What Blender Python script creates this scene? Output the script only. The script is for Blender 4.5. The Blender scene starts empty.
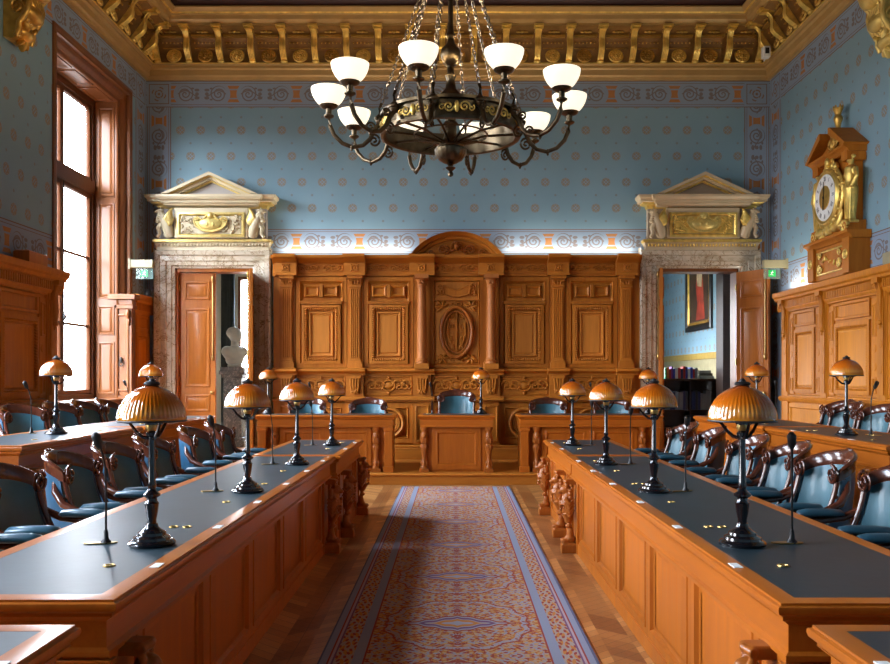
import bpy, math, random
from mathutils import Vector, Matrix, noise
random.seed(7)
PI = math.pi; sin = math.sin; cos = math.cos
SC = bpy.context.scene; COL = SC.collection

# ------------------------------------------------------------------ node maths
class X:
    """a node socket that can be used in arithmetic"""
    def __init__(s, t, k): s.t = t; s.k = k
    def op(s, o, *a):
        n = s.t.nodes.new('ShaderNodeMath'); n.operation = o
        for i, v in enumerate((s,) + a):
            if isinstance(v, X): s.t.links.new(v.k, n.inputs[i])
            else: n.inputs[i].default_value = v
        return X(s.t, n.outputs[0])
    def __add__(s, o): return s.op('ADD', o)
    __radd__ = __add__
    def __mul__(s, o): return s.op('MULTIPLY', o)
    __rmul__ = __mul__
    def __sub__(s, o): return s.op('SUBTRACT', o)
    def __rsub__(s, o): return (s * -1) + o
    def __truediv__(s, o): return s.op('DIVIDE', o)
    def __lt__(s, o): return s.op('LESS_THAN', o)
    def __gt__(s, o): return s.op('GREATER_THAN', o)
    def __and__(s, o): return s.op('MULTIPLY', o)
    def __or__(s, o): return s.op('MAXIMUM', o)
    def min(s, o): return s.op('MINIMUM', o)
    def fr(s): return s.op('FRACT')
    def fl(s): return s.op('FLOOR')
    def ab(s): return s.op('ABSOLUTE')
    def sq(s): return s.op('SQRT')
    def si(s): return s.op('SINE')
    def inv(s): return 1 - s
def at2(a, b): return a.op('ARCTAN2', b)
def hyp(a, b): return (a * a + b * b).sq()

class Mat:
    def __init__(s, name):
        s.m = bpy.data.materials.new(name); s.m.use_nodes = True
        s.t = s.m.node_tree; s.b = s.t.nodes['Principled BSDF']
    def node(s, k, **kw):
        n = s.t.nodes.new(k)
        for a, v in kw.items(): setattr(n, a, v)
        return n
    def link(s, a, b): s.t.links.new(a.k if isinstance(a, X) else a, b)
    def pos(s, kind='world'):
        n = s.node('ShaderNodeSeparateXYZ')
        if kind == 'world': s.link(s.node('ShaderNodeNewGeometry').outputs['Position'], n.inputs[0])
        else: s.link(s.node('ShaderNodeTexCoord').outputs['Object'], n.inputs[0])
        return [X(s.t, n.outputs[i]) for i in range(3)]
    def vec(s, a, b, c):
        n = s.node('ShaderNodeCombineXYZ')
        for i, v in enumerate((a, b, c)):
            if isinstance(v, X): s.link(v, n.inputs[i])
            else: n.inputs[i].default_value = v
        return n.outputs[0]
    def noise(s, v, scale=5, detail=3, rough=.5, dist=0):
        n = s.node('ShaderNodeTexNoise'); n.inputs['Scale'].default_value = scale
        n.inputs['Detail'].default_value = detail; n.inputs['Roughness'].default_value = rough
        n.inputs['Distortion'].default_value = dist
        if v is not None: s.link(v, n.inputs['Vector'])
        return X(s.t, n.outputs['Fac'])
    def white(s, v):
        n = s.node('ShaderNodeTexWhiteNoise'); n.noise_dimensions = '3D'; s.link(v, n.inputs['Vector'])
        return X(s.t, n.outputs['Value'])
    def ramp(s, f, stops):
        n = s.node('ShaderNodeValToRGB'); e = n.color_ramp.elements
        while len(e) < len(stops): e.new(.5)
        for i, (p, c) in enumerate(stops): e[i].position = p; e[i].color = (*c, 1)
        s.link(f, n.inputs[0]); return n.outputs[0]
    def mix(s, f, a, b, mode='MIX'):
        n = s.node('ShaderNodeMix'); n.data_type = 'RGBA'; n.blend_type = mode
        for sock, v in ((n.inputs[0], f), (n.inputs[6], a), (n.inputs[7], b)):
            if isinstance(v, (X, bpy.types.NodeSocket)): s.link(v, sock)
            elif isinstance(v, tuple): sock.default_value = (*v, 1)
            else: sock.default_value = v
        return n.outputs[2]
    def bump(s, h, st=.3, d=.01):
        n = s.node('ShaderNodeBump'); n.inputs['Strength'].default_value = st; n.inputs['Distance'].default_value = d
        s.link(h, n.inputs['Height']); s.link(n.outputs[0], s.b.inputs['Normal'])
    def set(s, **k):
        for a, v in k.items():
            i = s.b.inputs[a.replace('_', ' ')]
            if isinstance(v, (X, bpy.types.NodeSocket)): s.link(v, i)
            elif isinstance(v, tuple): i.default_value = (*v, 1)
            else: i.default_value = v
        return s

def simple(name, col, rough=.5, metal=0, coat=0, var=.12, sc=8, bump=0, spec=.5, **kw):
    m = Mat(name)
    o = m.node('ShaderNodeTexCoord').outputs['Object']
    n = m.noise(o, sc, 4)
    a = tuple(c * (1 - var) for c in col); b = tuple(min(1, c * (1 + var)) for c in col)
    m.set(Base_Color=m.ramp(n, [(.3, a), (.7, b)]), Roughness=rough, Metallic=metal, Coat_Weight=coat, **kw)
    m.b.inputs['Specular IOR Level'].default_value = spec
    if bump: m.bump(m.noise(o, sc * 6, 3), bump, .004)
    return m.m

def wood(name, dark, light, axis='z', rough=.48, coat=.0, scale=1.0, world=False):
    m = Mat(name); x, y, z = m.pos('world' if world else 'obj')
    k = {'x': (.09, 1, 1), 'y': (1, .09, 1), 'z': (1, 1, .09)}[axis]
    rnd = X(m.t, m.node('ShaderNodeObjectInfo').outputs['Random'])
    v = m.vec(x * (k[0] * scale) + rnd * 7, y * (k[1] * scale), z * (k[2] * scale))
    g = m.noise(v, 26, 5, .6, .6); g2 = m.noise(v, 4.5, 3, .5, 1.5)
    f = g * .32 + g2 * .26 + .21
    c = m.ramp(f, [(.33, dark), (.5, tuple((a + b) / 2 for a, b in zip(dark, light))), (.66, light)])
    hs = m.node('ShaderNodeHueSaturation'); m.link(c, hs.inputs['Color'])
    m.link(rnd * .22 + .89, hs.inputs['Value'])
    m.set(Base_Color=hs.outputs[0], Roughness=g * .2 + (rough - .1), Coat_Weight=coat, Coat_Roughness=.18)
    m.bump(g, .05, .001)
    m.b.inputs['Specular IOR Level'].default_value = .2
    return m.m

OD, OL = (.30, .085, .010), (.56, .198, .022)
oakv = wood('honey_oak_upright', OD, OL, 'z')
oaks = wood('side_oak_sunlit_tint', (.34, .098, .006), (.60, .215, .010), 'z', .62, 0)  # oak copy, sunlit warmth put into its colour to offset bluish daylight
oaksp = wood('side_oak_panel_sunlit_tint', (.42, .135, .008), (.68, .26, .016), 'z', .62, 0)  # panel tone of that copy, same warm light in the colour
oakx = wood('honey_oak_across', OD, OL, 'x')
oaky = wood('honey_oak_lengthwise', OD, OL, 'y')
oakp = wood('pale_oak_panel', (.40, .132, .018), (.64, .24, .038), 'z')
TD, TL = (.29, .066, .006), (.51, .142, .012)
tblv = wood('red_oak_upright', TD, TL, 'z', .40, .12)
tbly = wood('red_oak_lengthwise', TD, TL, 'y', .34, .22)
tblx = wood('red_oak_across', TD, TL, 'x', .34, .22)
carve = wood('polished_carved_oak', (.20, .052, .008), (.44, .125, .018), 'z', .33, .15)
doorw = wood('door_oak', (.30, .085, .012), (.52, .17, .024), 'z', .38, .2)
mahog = wood('dark_mahogany', (.045, .012, .007), (.13, .036, .018), 'z', .17, .9)
darkw = wood('blackened_wood', (.02, .008, .005), (.05, .022, .012), 'x', .4, .2)
winw = wood('window_oak', (.13, .04, .012), (.26, .09, .026), 'z', .35, .3)
leather = simple('desk_leather', (.014, .033, .044), .42, 0, 0, .2, 3, .12)
teal = simple('teal_leather', (.045, .155, .205), .42, 0, .1, .12, 9, .1)
padteal = simple('dark_teal_pad_leather', (.024, .085, .125), .34, 0, .15, .15, 9, .1)
bluepad = simple('blue_pad_leather', (.025, .095, .17), .36, 0, .1, .15, 9, .1)
black = simple('black_enamel', (.006, .006, .008), .18, 0, .8, .2)
blackm = simple('black_rubber', (.012, .012, .013), .5)
brass = simple('brass', (.50, .34, .12), .35, 1)
bronze = simple('aged_bronze', (.13, .098, .06), .33, 1, 0, .3, 14)
silver = simple('chain_metal', (.34, .30, .25), .3, 1)
gold = simple('gilding', (.82, .57, .15), .34, .7, 0, .25, 12, .2)
dimgold = simple('aged_gilding', (.58, .35, .08), .38, .75, 0, .3, 9, .2)
cove = simple('brown_cove_paint', (.24, .12, .028), .5, .25, 0, .25, 6, .1)
buff = simple('buff_cornice_paint', (.46, .29, .105), .42, .25, 0, .08, 5)
cream = simple('cream_overdoor_paint', (.56, .47, .30), .5, 0, 0, .08, 4)
lilac = simple('lilac_grey_paint', (.36, .33, .31), .55, 0, 0, .08, 4)
softgold = simple('pale_gilding', (.66, .50, .16), .35, .45, 0, .14, 16, .25)
white = simple('white_card', (.85, .85, .82), .5)
iron = simple('dark_iron', (.03, .028, .026), .4, .6)
plaster = simple('bust_plaster', (.5, .47, .4), .6)
ceilm = simple('maroon_ceiling', (.03, .006, .004), .5)
greyplas = simple('pale_plastic', (.30, .265, .15), .5)

sashw = wood('sash_wood', (.06, .02, .008), (.13, .042, .014), 'z', .35, .2)
def marble(name, a, b, vein):
    m = Mat(name); o = m.node('ShaderNodeTexCoord').outputs['Object']
    n = m.noise(o, 2.3, 6, .6, 1.8); n2 = m.noise(o, 2.6, 5, .65, 2.0)
    v = ((n2 - .5).ab() < .012)
    c = m.mix(v, m.ramp(n, [(.3, a), (.55, b), (.75, a)]), vein)
    m.set(Base_Color=c, Roughness=.25, Coat_Weight=.2); return m.m
marb = marble('veined_marble', (.37, .29, .18), (.60, .52, .39), (.27, .18, .10))
marbd = marble('grey_marble', (.10, .10, .10), (.28, .27, .25), (.5, .45, .4))

def emit(name, col, st):
    m = Mat(name); m.set(Base_Color=col, Emission_Color=col, Emission_Strength=st, Roughness=.3); return m.m
bowlm = emit('lit_opal_glass', (1, .90, .70), 1.08)

def shade_mat():
    m = Mat('amber_glass'); x, y, z = m.pos('obj')
    f = (z - .495) / .14
    c = m.ramp(f, [(0, (.66, .28, .015)), (.10, (.50, .15, .008)), (.24, (.72, .30, .05)), (.5, (.60, .14, .005)), (1, (.32, .05, .004))])
    m.set(Base_Color=c, Roughness=.1, Coat_Weight=1.0, Coat_Roughness=.05, Subsurface_Weight=.12)
    m.b.inputs['Subsurface Radius'].default_value = (.02, .01, .004)
    return m.m
shadem = shade_mat()

def glass_mat():
    m = Mat('window_glass'); m.set(Base_Color=(1, 1, 1), Roughness=0.0)
    t = m.node('ShaderNodeBsdfTransparent'); g = m.node('ShaderNodeBsdfGlossy'); g.inputs['Roughness'].default_value = .02
    mx = m.node('ShaderNodeMixShader'); mx.inputs[0].default_value = .05
    m.link(t.outputs[0], mx.inputs[1]); m.link(g.outputs[0], mx.inputs[2])
    m.link(mx.outputs[0], m.t.nodes['Material Output'].inputs['Surface']); return m.m
glassm = glass_mat()

def wallpaper(name, axis, hi, lo, vb, usc=1.0):
    """hi=(z0,z1) top border, lo=(z0,z1) bottom border, vb=list of (u0,u1) upright borders"""
    m = Mat(name); x, y, z = m.pos('world'); u = x if axis == 'x' else y
    def rosettes():
        px, pz = .328, .42
        out = None; small = None
        for k in (0, 1):
            a = ((u / px + .5 * k).fr() - .5) * px
            b = ((z / (2 * pz) + .5 * k).fr() - .5) * (2 * pz)
            r = hyp(a, b)
            q = hyp((a.ab() - .03), (b.ab() - .03))
            d = ((r < .07) & ((r < .061).inv())) | ((q < .020)) | ((r < .016)) | ((hyp(a.ab() - .048, b) < .013)) | ((hyp(a, b.ab() - .048) < .013))
            out = d if out is None else out | d
            b2 = ((z / (2 * pz) + .5 * k + .25).fr() - .5) * (2 * pz)
            for kk in (.25, ):
                a2 = ((u / (px) + .5 * k + kk * 2 + 0).fr() - .5) * px
            s = ((hyp(a2, b2) < .019))
            small = s if small is None else small | s
        return out, small
    ro, sm = rosettes()
    tone = m.noise(m.vec(x, y, z), 1.3, 3)
    base = m.ramp(tone, [(.3, (.21, .35, .44)), (.7, (.235, .385, .48))])
    c = m.mix(ro, base, (.285, .245, .19)); c = m.mix(sm, c, (.22, .26, .28))
    def scroll(p, q, h):
        """p along, q across (-1..1)"""
        L = 1.02
        s = ((p / L).fr() - .5) * L          # metres along
        qq = q * h
        s2 = s.ab()
        vase = ((s2 < (q * q * .13 + .05)) & (q.ab() < .62)) & ((((q.ab() - .34).ab() < .05)).inv())
        a = s2 - .24
        r = hyp(a, qq); th = at2(qq, a)
        sp = ((((r / .055) - th * (1 / (2 * PI))).fr() < .40) & (r < .135))
        wave = (((qq - ((s2 - .12) * 13).si() * .055).ab() < .011) & (s2 > .12)) & (s2 < .47)
        e = (s2 - .43); leaf = (hyp(e / 1.7, (qq.ab() - .065)) < .024) | (hyp(e, qq) < .03) | (hyp((s2 - .36) / 1.5, qq.ab() - .09) < .016)
        return vase, (sp | leaf | wave)
    bb = (.25, .33, .44); 
    def band(c, p, w, z0, z1, zone):
        h = (z1 - z0) / 2; q = (w - (z0 + z1) / 2) / h
        qa = q.ab()
        inside = ((qa < 1.0)) & zone
        vs, sc = scroll(p, q, h)
        col = m.mix(vs & inside, m.mix(inside, c, bb), (.42, .19, .07))
        dk = (.19, .17, .17)
        col = m.mix(sc & inside & (qa < .72), col, dk)
        ln = (((qa - .80).ab() < .018) | ((qa - .97).ab() < .03)) & zone
        return m.mix(ln, col, (.20, .12, .08))
    one = (z > -99)
    if lo: 
        c = band(c, u, z, lo[0], lo[1], one)
    if hi: c = band(c, u, z, hi[0], hi[1], one)
    for (a, b) in vb:
        zone = one
        if hi: zone = (z < hi[0])
        c2 = band(c, z, u, a, b, zone)
        c = c2
        if hi:   # corner square
            h = (b - a) / 2
            du = (u - (a + b) / 2) / h; dz = (z - (hi[0] + hi[1]) / 2) / h
            ins = (du.ab() < 1) & (dz.ab() < 1)
            rr = hyp(du, dz); star = (((at2(du, dz) * 4).si() * .2 + .5) > rr) & ((((rr * 4).fr()) < .45))
            sq = du.ab() | dz.ab()
            c = m.mix(ins, c, bb)
            c = m.mix(ins & star, c, (.24, .16, .12))
            c = m.mix(ins & ((sq - .8).ab() < .03), c, (.20, .12, .08))
    m.set(Base_Color=c, Roughness=.75); m.b.inputs['Specular IOR Level'].default_value = .25
    return m.m
wp_back = wallpaper('wallpaper_back', 'x', (5.83, 6.26), (3.46, 3.86), [(-4.97, -4.58), (4.70, 5.10)])
wp_side = wallpaper('wallpaper_side', 'y', (5.83, 6.26), (2.76, 3.22), [(13.60, 14.07)])

def floor_mat():
    m = Mat('chevron_parquet'); x, y, z = m.pos('world')
    w = .40; u = (x + .05) / w; c = u.fl(); f = u.fr()
    alt = ((c / 2).fr() > .25)
    sl = alt * 2 - 1
    t = (y + sl * (f - .5) * w * .9) / .095
    pid = m.vec(t.fl(), c, 0.0); r = m.white(pid)
    g = m.noise(m.vec(x * 9, y * 9, r * 9), 3.5, 4, .6, 1.0)
    gap = ((t.fr() < .035)) | ((f < .008))
    fac = r * .5 + g * .5
    col = m.ramp(fac, [(.2, (.26, .095, .024)), (.5, (.45, .195, .055)), (.8, (.62, .30, .095))])
    # straight border strips beside the carpet
    bz = ((x - .02).ab() > .80) & ((x - .02).ab() < .96)
    t2 = (y + (x - .02).ab() * .9) / .16; r2 = m.white(m.vec(t2.fl(), 3.0, 0.0))
    bcol = m.ramp(r2, [(.1, (.19, .065, .018)), (.9, (.36, .15, .042))])
    col = m.mix(bz, col, bcol)
    col = m.mix(gap, col, (.03, .012, .006))
    m.set(Base_Color=col, Roughness=g * .2 + .25, Coat_Weight=.3, Coat_Roughness=.2)
    return m.m
floorm = floor_mat()

def carpet_mat():
    m = Mat('woven_carpet'); x, y, z = m.pos('world')
    a = (x - .02).ab(); P = 1.2
    yy = (((y - 5.1) / P + .5).fr() - .5) * P; b = yy.ab()
    blue, lt = (.30, .335, .44), (.38, .39, .46)
    org, red, pur, gld = (.60, .24, .05), (.36, .06, .04), (.20, .10, .20), (.58, .38, .17)
    w1 = (a * 62 + (b * 21).si() * 3).si() * (b * 56 + (a * 23).si() * 3).si()
    w2 = (a * 88 + (b * 36).si() * 2).si() * (b * 80 + (a * 31).si() * 2).si()
    nz = m.noise(m.vec(a * 1.0, b * 1.0, 0.0), 16, 3, .6, 1.2)
    field = m.mix(m.noise(m.vec(x, y, z), 3, 2), blue, lt)
    c = m.mix((w1 + (nz - .5) * 1.2) > -.02, field, org)
    c = m.mix(((w1 + (nz - .5) * 1.2 - .40).ab() < .16), c, red)
    c = m.mix(((w1 + .35).ab() < .10), c, gld)
    c = m.mix(((w2 - .62) > 0), c, gld)
    # ovals and centre diamonds
    ov = hyp(a / .43, b / .52)
    th = at2(b, a)
    ovw = ov + (th * 14).si() * .03
    c = m.mix(((ovw - .92).ab() < .04), c, lt)
    c = m.mix(((ovw - .985).ab() < .014), c, red)
    c = m.mix(((ovw - .88).ab() < .012), c, org)
    c = m.mix((w2 > .30) & (w2 < .52), c, org)
    c = m.mix((w2 < -.62), c, red)
    d = (a / .30 + b / .17) + (a * 60).si() * .05
    c = m.mix(d < 1.0, c, lt); c = m.mix(((d - 1.0).ab() < .06), c, red)
    c = m.mix(((d - .72).ab() < .10), c, pur)
    c = m.mix((d < .55), c, org); c = m.mix((d < .30), c, lt)
    cr = ((a < .02) | (b < .012)) & (ov < .8) & (d > 1.1)
    c = m.mix(cr & (w2 > 0), c, red)
    # borders
    s3 = (((y * 42 + (a * 60).si() * 2).si()) * ((a * 120).si())) > .15
    c = m.mix(a > .475, c, red); c = m.mix(a > .485, c, blue)
    c = m.mix(a > .54, c, m.mix(s3, (.44, .36, .30), org))
    s4 = ((y * 55).si() * (a * 150 + (y * 20).si() * 2).si()) > .35
    c = m.mix((a > .54) & s4, c, red)
    c = m.mix(a > .632, c, pur); c = m.mix(a > .642, c, (.5, .38, .42)); c = m.mix(a > .655, c, red)
    c = m.mix(a > .665, c, blue); c = m.mix(a > .70, c, (.12, .13, .2))
    wv = m.noise(m.vec(x, y, z), 160, 2)
    c = m.mix(wv * .35, c, (.10, .09, .10))
    m.set(Base_Color=c, Roughness=.95); m.b.inputs['Specular IOR Level'].default_value = .1
    m.bump(wv, .3, .004)
    return m.m
carpetm = carpet_mat()

# ------------------------------------------------------------------ mesh builder
class B:
    def __init__(s, M=None): s.v = []; s.f = []; s.M = M or Matrix.Identity(4)
    def add(s, vs, fs, M=None):
        o = len(s.v); M = s.M @ M if M is not None else s.M
        s.v += [M @ Vector(p) for p in vs]; s.f += [[i + o for i in f] for f in fs]; return s
    def box(s, a0, a1, b0, b1, c0, c1, M=None):
        v = [(a, b, c) for a in (a0, a1) for b in (b0, b1) for c in (c0, c1)]
        return s.add(v, [(0, 1, 3, 2), (4, 6, 7, 5), (0, 4, 5, 1), (2, 3, 7, 6), (0, 2, 6, 4), (1, 5, 7, 3)], M)
    def rings(s, a0, a1, b0, b1, prof, cap0=False, cap1=False, M=None):
        """mitred rectangular frame; prof = [(inset, height)]"""
        v = []; f = []
        for d, h in prof: v += [(a0 + d, b0 + d, h), (a1 - d, b0 + d, h), (a1 - d, b1 - d, h), (a0 + d, b1 - d, h)]
        n = len(prof)
        for i in range(n - 1):
            for k in range(4):
                p = i * 4 + k; q = i * 4 + (k + 1) % 4
                f.append((p, q, q + 4, p + 4))
        if cap0: f.append((3, 2, 1, 0))
        if cap1: f.append(tuple((n - 1) * 4 + k for k in range(4)))
        return s.add(v, f, M)
    def prism(s, poly, c0, c1, M=None):
        n = len(poly)
        v = [(p[0], p[1], c0) for p in poly] + [(p[0], p[1], c1) for p in poly]
        f = [tuple(range(n))[::-1], tuple(range(n, 2 * n))] + [(i, (i + 1) % n, (i + 1) % n + n, i + n) for i in range(n)]
        return s.add(v, f, M)
    def lathe(s, prof, seg=24, c=(0, 0, 0), M=None, mod=None, ax='z'):
        v = []; f = []; n = len(prof)
        for i, (r, h) in enumerate(prof):
            for k in range(seg):
                t = 2 * PI * k / seg; rr = r * (mod(i / (n - 1), t) if mod else 1)
                p = (rr * cos(t), rr * sin(t), h)
                if ax == 'y': p = (p[0], p[2], p[1])
                if ax == 'x': p = (p[2], p[0], p[1])
                v.append((p[0] + c[0], p[1] + c[1], p[2] + c[2]))
        for i in range(n - 1):
            for k in range(seg):
                a = i * seg + k; b = i * seg + (k + 1) % seg
                f.append((a, b, b + seg, a + seg))
        if prof[0][0] > 1e-4: f.append(tuple(range(seg))[::-1])
        if prof[-1][0] > 1e-4: f.append(tuple((n - 1) * seg + k for k in range(seg)))
        return s.add(v, f, M)
    def tube(s, path, r, seg=8, M=None, flat=1.0, up=(0, 0, 1), closed=False):
        P = [Vector(p) for p in path]; n = len(P)
        R = r if isinstance(r, (list, tuple)) else [r] * n
        v = []; f = []; U = Vector(up)
        for i in range(n):
            if closed: T = (P[(i + 1) % n] - P[i - 1])
            else: T = (P[min(i + 1, n - 1)] - P[max(i - 1, 0)])
            if T.length < 1e-9: T = Vector((0, 0, 1))
            T.normalize(); A = T.cross(U)
            if A.length < .15: A = T.cross(Vector((1, .2, 0)) if abs(U.z) > .5 else Vector((0, 0, 1)))
            A.normalize(); C = A.cross(T).normalized()
            for k in range(seg):
                t = 2 * PI * k / seg
                v.append(tuple(P[i] + A * (R[i] * cos(t)) + C * (R[i] * flat * sin(t))))
        for i in range(n if closed else n - 1):
            j = (i + 1) % n
            for k in range(seg):
                k2 = (k + 1) % seg
                f.append((i * seg + k, i * seg + k2, j * seg + k2, j * seg + k))
        if not closed: f += [tuple(range(seg))[::-1], tuple((n - 1) * seg + k for k in range(seg))]
        return s.add(v, f, M)
    def ell(s, c, r, seg=12, rings=8, M=None, rot=None):
        if not isinstance(r, (tuple, list)): r = (r, r, r)
        v = []; f = []
        R = rot or Matrix.Identity(3)
        for i in range(rings + 1):
            ph = PI * i / rings
            for k in range(seg):
                t = 2 * PI * k / seg
                p = R @ Vector((r[0] * sin(ph) * cos(t), r[1] * sin(ph) * sin(t), r[2] * cos(ph)))
                v.append(tuple(p + Vector(c)))
        for i in range(rings):
            for k in range(seg):
                a = i * seg + k; b = i * seg + (k + 1) % seg
                f.append((a, a + seg, b + seg, b))
        return s.add(v, f, M)
    def torus(s, c, R, r, seg=20, sg=6, M=None, plane='ab', a=1.0):
        P = []
        for k in range(seg):
            t = 2 * PI * k / seg; p, q = R * cos(t) * a, R * sin(t)
            P.append({'ab': (p, q, 0), 'ac': (p, 0, q), 'bc': (0, p, q)}[plane])
        P = [tuple(Vector(p) + Vector(c)) for p in P]
        return s.tube(P, r, sg, M, up={'ab': (0, 0, 1), 'ac': (0, 1, 0), 'bc': (1, 0, 0)}[plane], closed=True)
    def build(s, name, mat, parent=None, smooth=35, bevel=0, remesh=0, merge=False):
        me = bpy.data.meshes.new(name)
        W = (root_mat(parent).inverted() if parent else None)
        vs = [tuple(W @ p) if W else tuple(p) for p in s.v]
        me.from_pydata(vs, [], s.f); me.materials.append(mat)
        import bmesh
        bm = bmesh.new(); bm.from_mesh(me); bmesh.ops.recalc_face_normals(bm, faces=bm.faces)
        if merge: bmesh.ops.remove_doubles(bm, verts=bm.verts, dist=1e-5)
        bm.to_mesh(me); bm.free()
        if smooth:
            me.polygons.foreach_set('use_smooth', [True] * len(me.polygons))
            me.set_sharp_from_angle(angle=math.radians(smooth))
        o = bpy.data.objects.new(name, me); COL.objects.link(o)
        if parent: o.parent = parent
        if remesh:
            md = o.modifiers.new('remesh', 'REMESH'); md.mode = 'VOXEL'; md.voxel_size = remesh; md.use_smooth_shade = True
            sm = o.modifiers.new('smooth', 'SMOOTH'); sm.factor = .5; sm.iterations = 2
        if bevel:
            md = o.modifiers.new('bevel', 'BEVEL'); md.width = bevel; md.segments = 2; md.limit_method = 'ANGLE'; md.angle_limit = math.radians(40)
            md.harden_normals = False
        return o

def root_mat(o):
    while o.parent: o = o.parent
    return Matrix.Translation(o.location) @ Matrix.Rotation(o.rotation_euler.z, 4, 'Z')
def tag(o, label=None, cat=None, group=None, kind=None):
    if label: o['label'] = label
    if cat: o['category'] = cat
    if group: o['group'] = group
    if kind: o['kind'] = kind
    return o
def thing(name, label, cat, loc=(0, 0, 0), rz=0, group=None):
    o = bpy.data.objects.new(name, None); COL.objects.link(o); o.empty_display_size = .1
    o.location = loc; o.rotation_euler = (0, 0, rz)
    return tag(o, label, cat, group)
def struct(name, label=None, loc=(0, 0, 0)):
    o = bpy.data.objects.new(name, None); COL.objects.link(o); o.location = loc
    return tag(o, label, None, None, 'structure')
def dup(root, loc, rz=None, label=None, group=None):
    r = root.copy(); COL.objects.link(r); r.location = loc
    if rz is not None: r.rotation_euler = (0, 0, rz)
    if label: r['label'] = label
    if group: r['group'] = group
    for ch in list(root.children):
        c = ch.copy(); COL.objects.link(c); c.parent = r
        for g in list(ch.children):
            d = g.copy(); COL.objects.link(d); d.parent = c
    return r
def part_copy(src, M, parent):
    """a repeat of a part elsewhere on the same thing"""
    c = src.copy(); COL.objects.link(c); c.parent = parent; c.matrix_local = M; return c

def spiral(c, R, turns=1.6, a0=0, sgn=1, n=26, r_in=.12):
    return [(c[0] + R * (1 - (1 - r_in) * i / n) * cos(a0 + sgn * 2 * PI * turns * i / n),
             c[1] + R * (1 - (1 - r_in) * i / n) * sin(a0 + sgn * 2 * PI * turns * i / n), c[2]) for i in range(n + 1)]
def scrollpair(b, c, R, th, turns=1.5, n=24, flat=.8, seg=6):
    """two mirrored volutes"""
    for sg in (1, -1):
        p = spiral((c[0] + sg * R * 1.05, c[1], c[2]), R, turns, PI if sg > 0 else 0, -sg, n)
        b.tube(p, [th * (1 - .45 * i / n) for i in range(n + 1)], seg, flat=flat)
def leaf(b, c, L, W, H, ang, seg=7):
    R = Matrix.Rotation(ang, 3, 'Z')
    off = R @ Vector((L * .5, 0, 0))
    b.ell((c[0] + off.x, c[1] + off.y, c[2]), (L / 2, W / 2, H), seg, 5, rot=R)
def acanthus(b, c, R, H, n=5, a0=0, spread=PI):
    for i in range(n):
        a = a0 + spread * (i / (n - 1) - .5)
        leaf(b, c, R * (1 - .25 * abs(i / (n - 1) - .5)), R * .34, H, a)
def rinceau(b, u0, u1, v, h, n, c=0, mirror=True):
    """running leaf scroll between u0 and u1; n volutes"""
    st = (u1 - u0) / n
    for i in range(n):
        cu = u0 + st * (i + .5); sg = 1 if i % 2 else -1
        p = spiral((cu, v, c), h * .42, 1.35, 0 if sg > 0 else PI, sg, 18)
        b.tube(p, [h * .085 * (1 - .4 * k / 18) for k in range(19)], 6, flat=.9)
        leaf(b, (cu - st * .42, v + sg * h * .25, c), h * .35, h * .16, h * .08, -sg * .9)
        leaf(b, (cu + st * .30, v - sg * h * .28, c), h * .38, h * .16, h * .08, sg * .7)
        leaf(b, (cu, v, c), h * .16, h * .16, h * .11, 0)

def WB(x, y, z=0): return Matrix(((1, 0, 0, x), (0, 0, -1, y), (0, 1, 0, z), (0, 0, 0, 1)))     # wall facing -y : (u,v,n)
def WR(x, y=0, z=0): return Matrix(((0, 0, -1, x), (-1, 0, 0, y), (0, 1, 0, z), (0, 0, 0, 1)))  # wall facing -x, u = -y
def WL(x, y=0, z=0): return Matrix(((0, 0, 1, x), (1, 0, 0, y), (0, 1, 0, z), (0, 0, 0, 1)))    # wall facing +x, u = +y
XL, XR, YB, YF, ZC = -4.98, 5.11, 14.08, -2.2, 7.42
DZ = .156; TZ = .19
# ================================================================== ROOM SHELL
DOORS = {'left': (-3.88, .62), 'right': (3.95, .65)}
DTOP = 3.22
def shell():
    f = tag(B().box(XL - .6, XR + .3, YF - .3, YB + .02, -.12, 0).build('floor', floorm, smooth=0), kind='structure')
    f['label'] = 'chevron parquet floor of brown oak strips'
    c = B().box(XL - .6, XR + .3, YF - .3, YB + .3, ZC, ZC + .15).build('ceiling', ceilm, smooth=0); tag(c, kind='structure')
    # back wall with two door openings
    b = B(); xs = [XL - .6]
    for k in ('left', 'right'):
        xc, h = DOORS[k]; xs += [xc - h, xc + h]
    xs.append(XR + .3)
    for i in (0, 2, 4): b.box(xs[i], xs[i + 1], YB, YB + .3, 0, ZC)
    for i in (1, 3): b.box(xs[i], xs[i + 1], YB, YB + .3, DTOP, ZC)
    tag(b.build('wall_back', wp_back, smooth=0), kind='structure')
    # left wall with three tall windows
    b = B(); ys = [YF - .3]
    for (a, c2) in WIN: ys += [a - .12, c2 + .12]
    ys.append(YB)
    for i in range(0, len(ys), 2): b.box(XL - .6, XL, ys[i], ys[i + 1], 0, ZC)
    for (a, c2) in WIN:
        b.box(XL - .6, XL, a - .12, c2 + .12, 0, WZ0 - .1); b.box(XL - .6, XL, a - .12, c2 + .12, WZ1 + .12, ZC)
    tag(b.build('wall_left', wp_side, smooth=0), kind='structure')
    tag(B().box(XR, XR + .3, YF - .3, YB, 0, ZC).build('wall_right', wp_side, smooth=0), kind='structure')
    b = B(); xs = [XL]
    for a_, c_ in FW: xs += [a_, c_]
    xs.append(XR)
    for i in range(0, len(xs), 2): b.box(xs[i], xs[i + 1], YF - .3, YF, 0, ZC)
    for a_, c_ in FW: b.box(a_, c_, YF - .3, YF, 0, WZ0); b.box(a_, c_, YF - .3, YF, WZ1, ZC)
    tag(b.build('wall_front', wp_side, smooth=0), kind='structure')
WIN = [(1.4, 3.6), (6.2, 8.4), (11.0, 13.2)]
WZ0, WZ1 = 1.12, 5.66
FW = []
shell()

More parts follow.
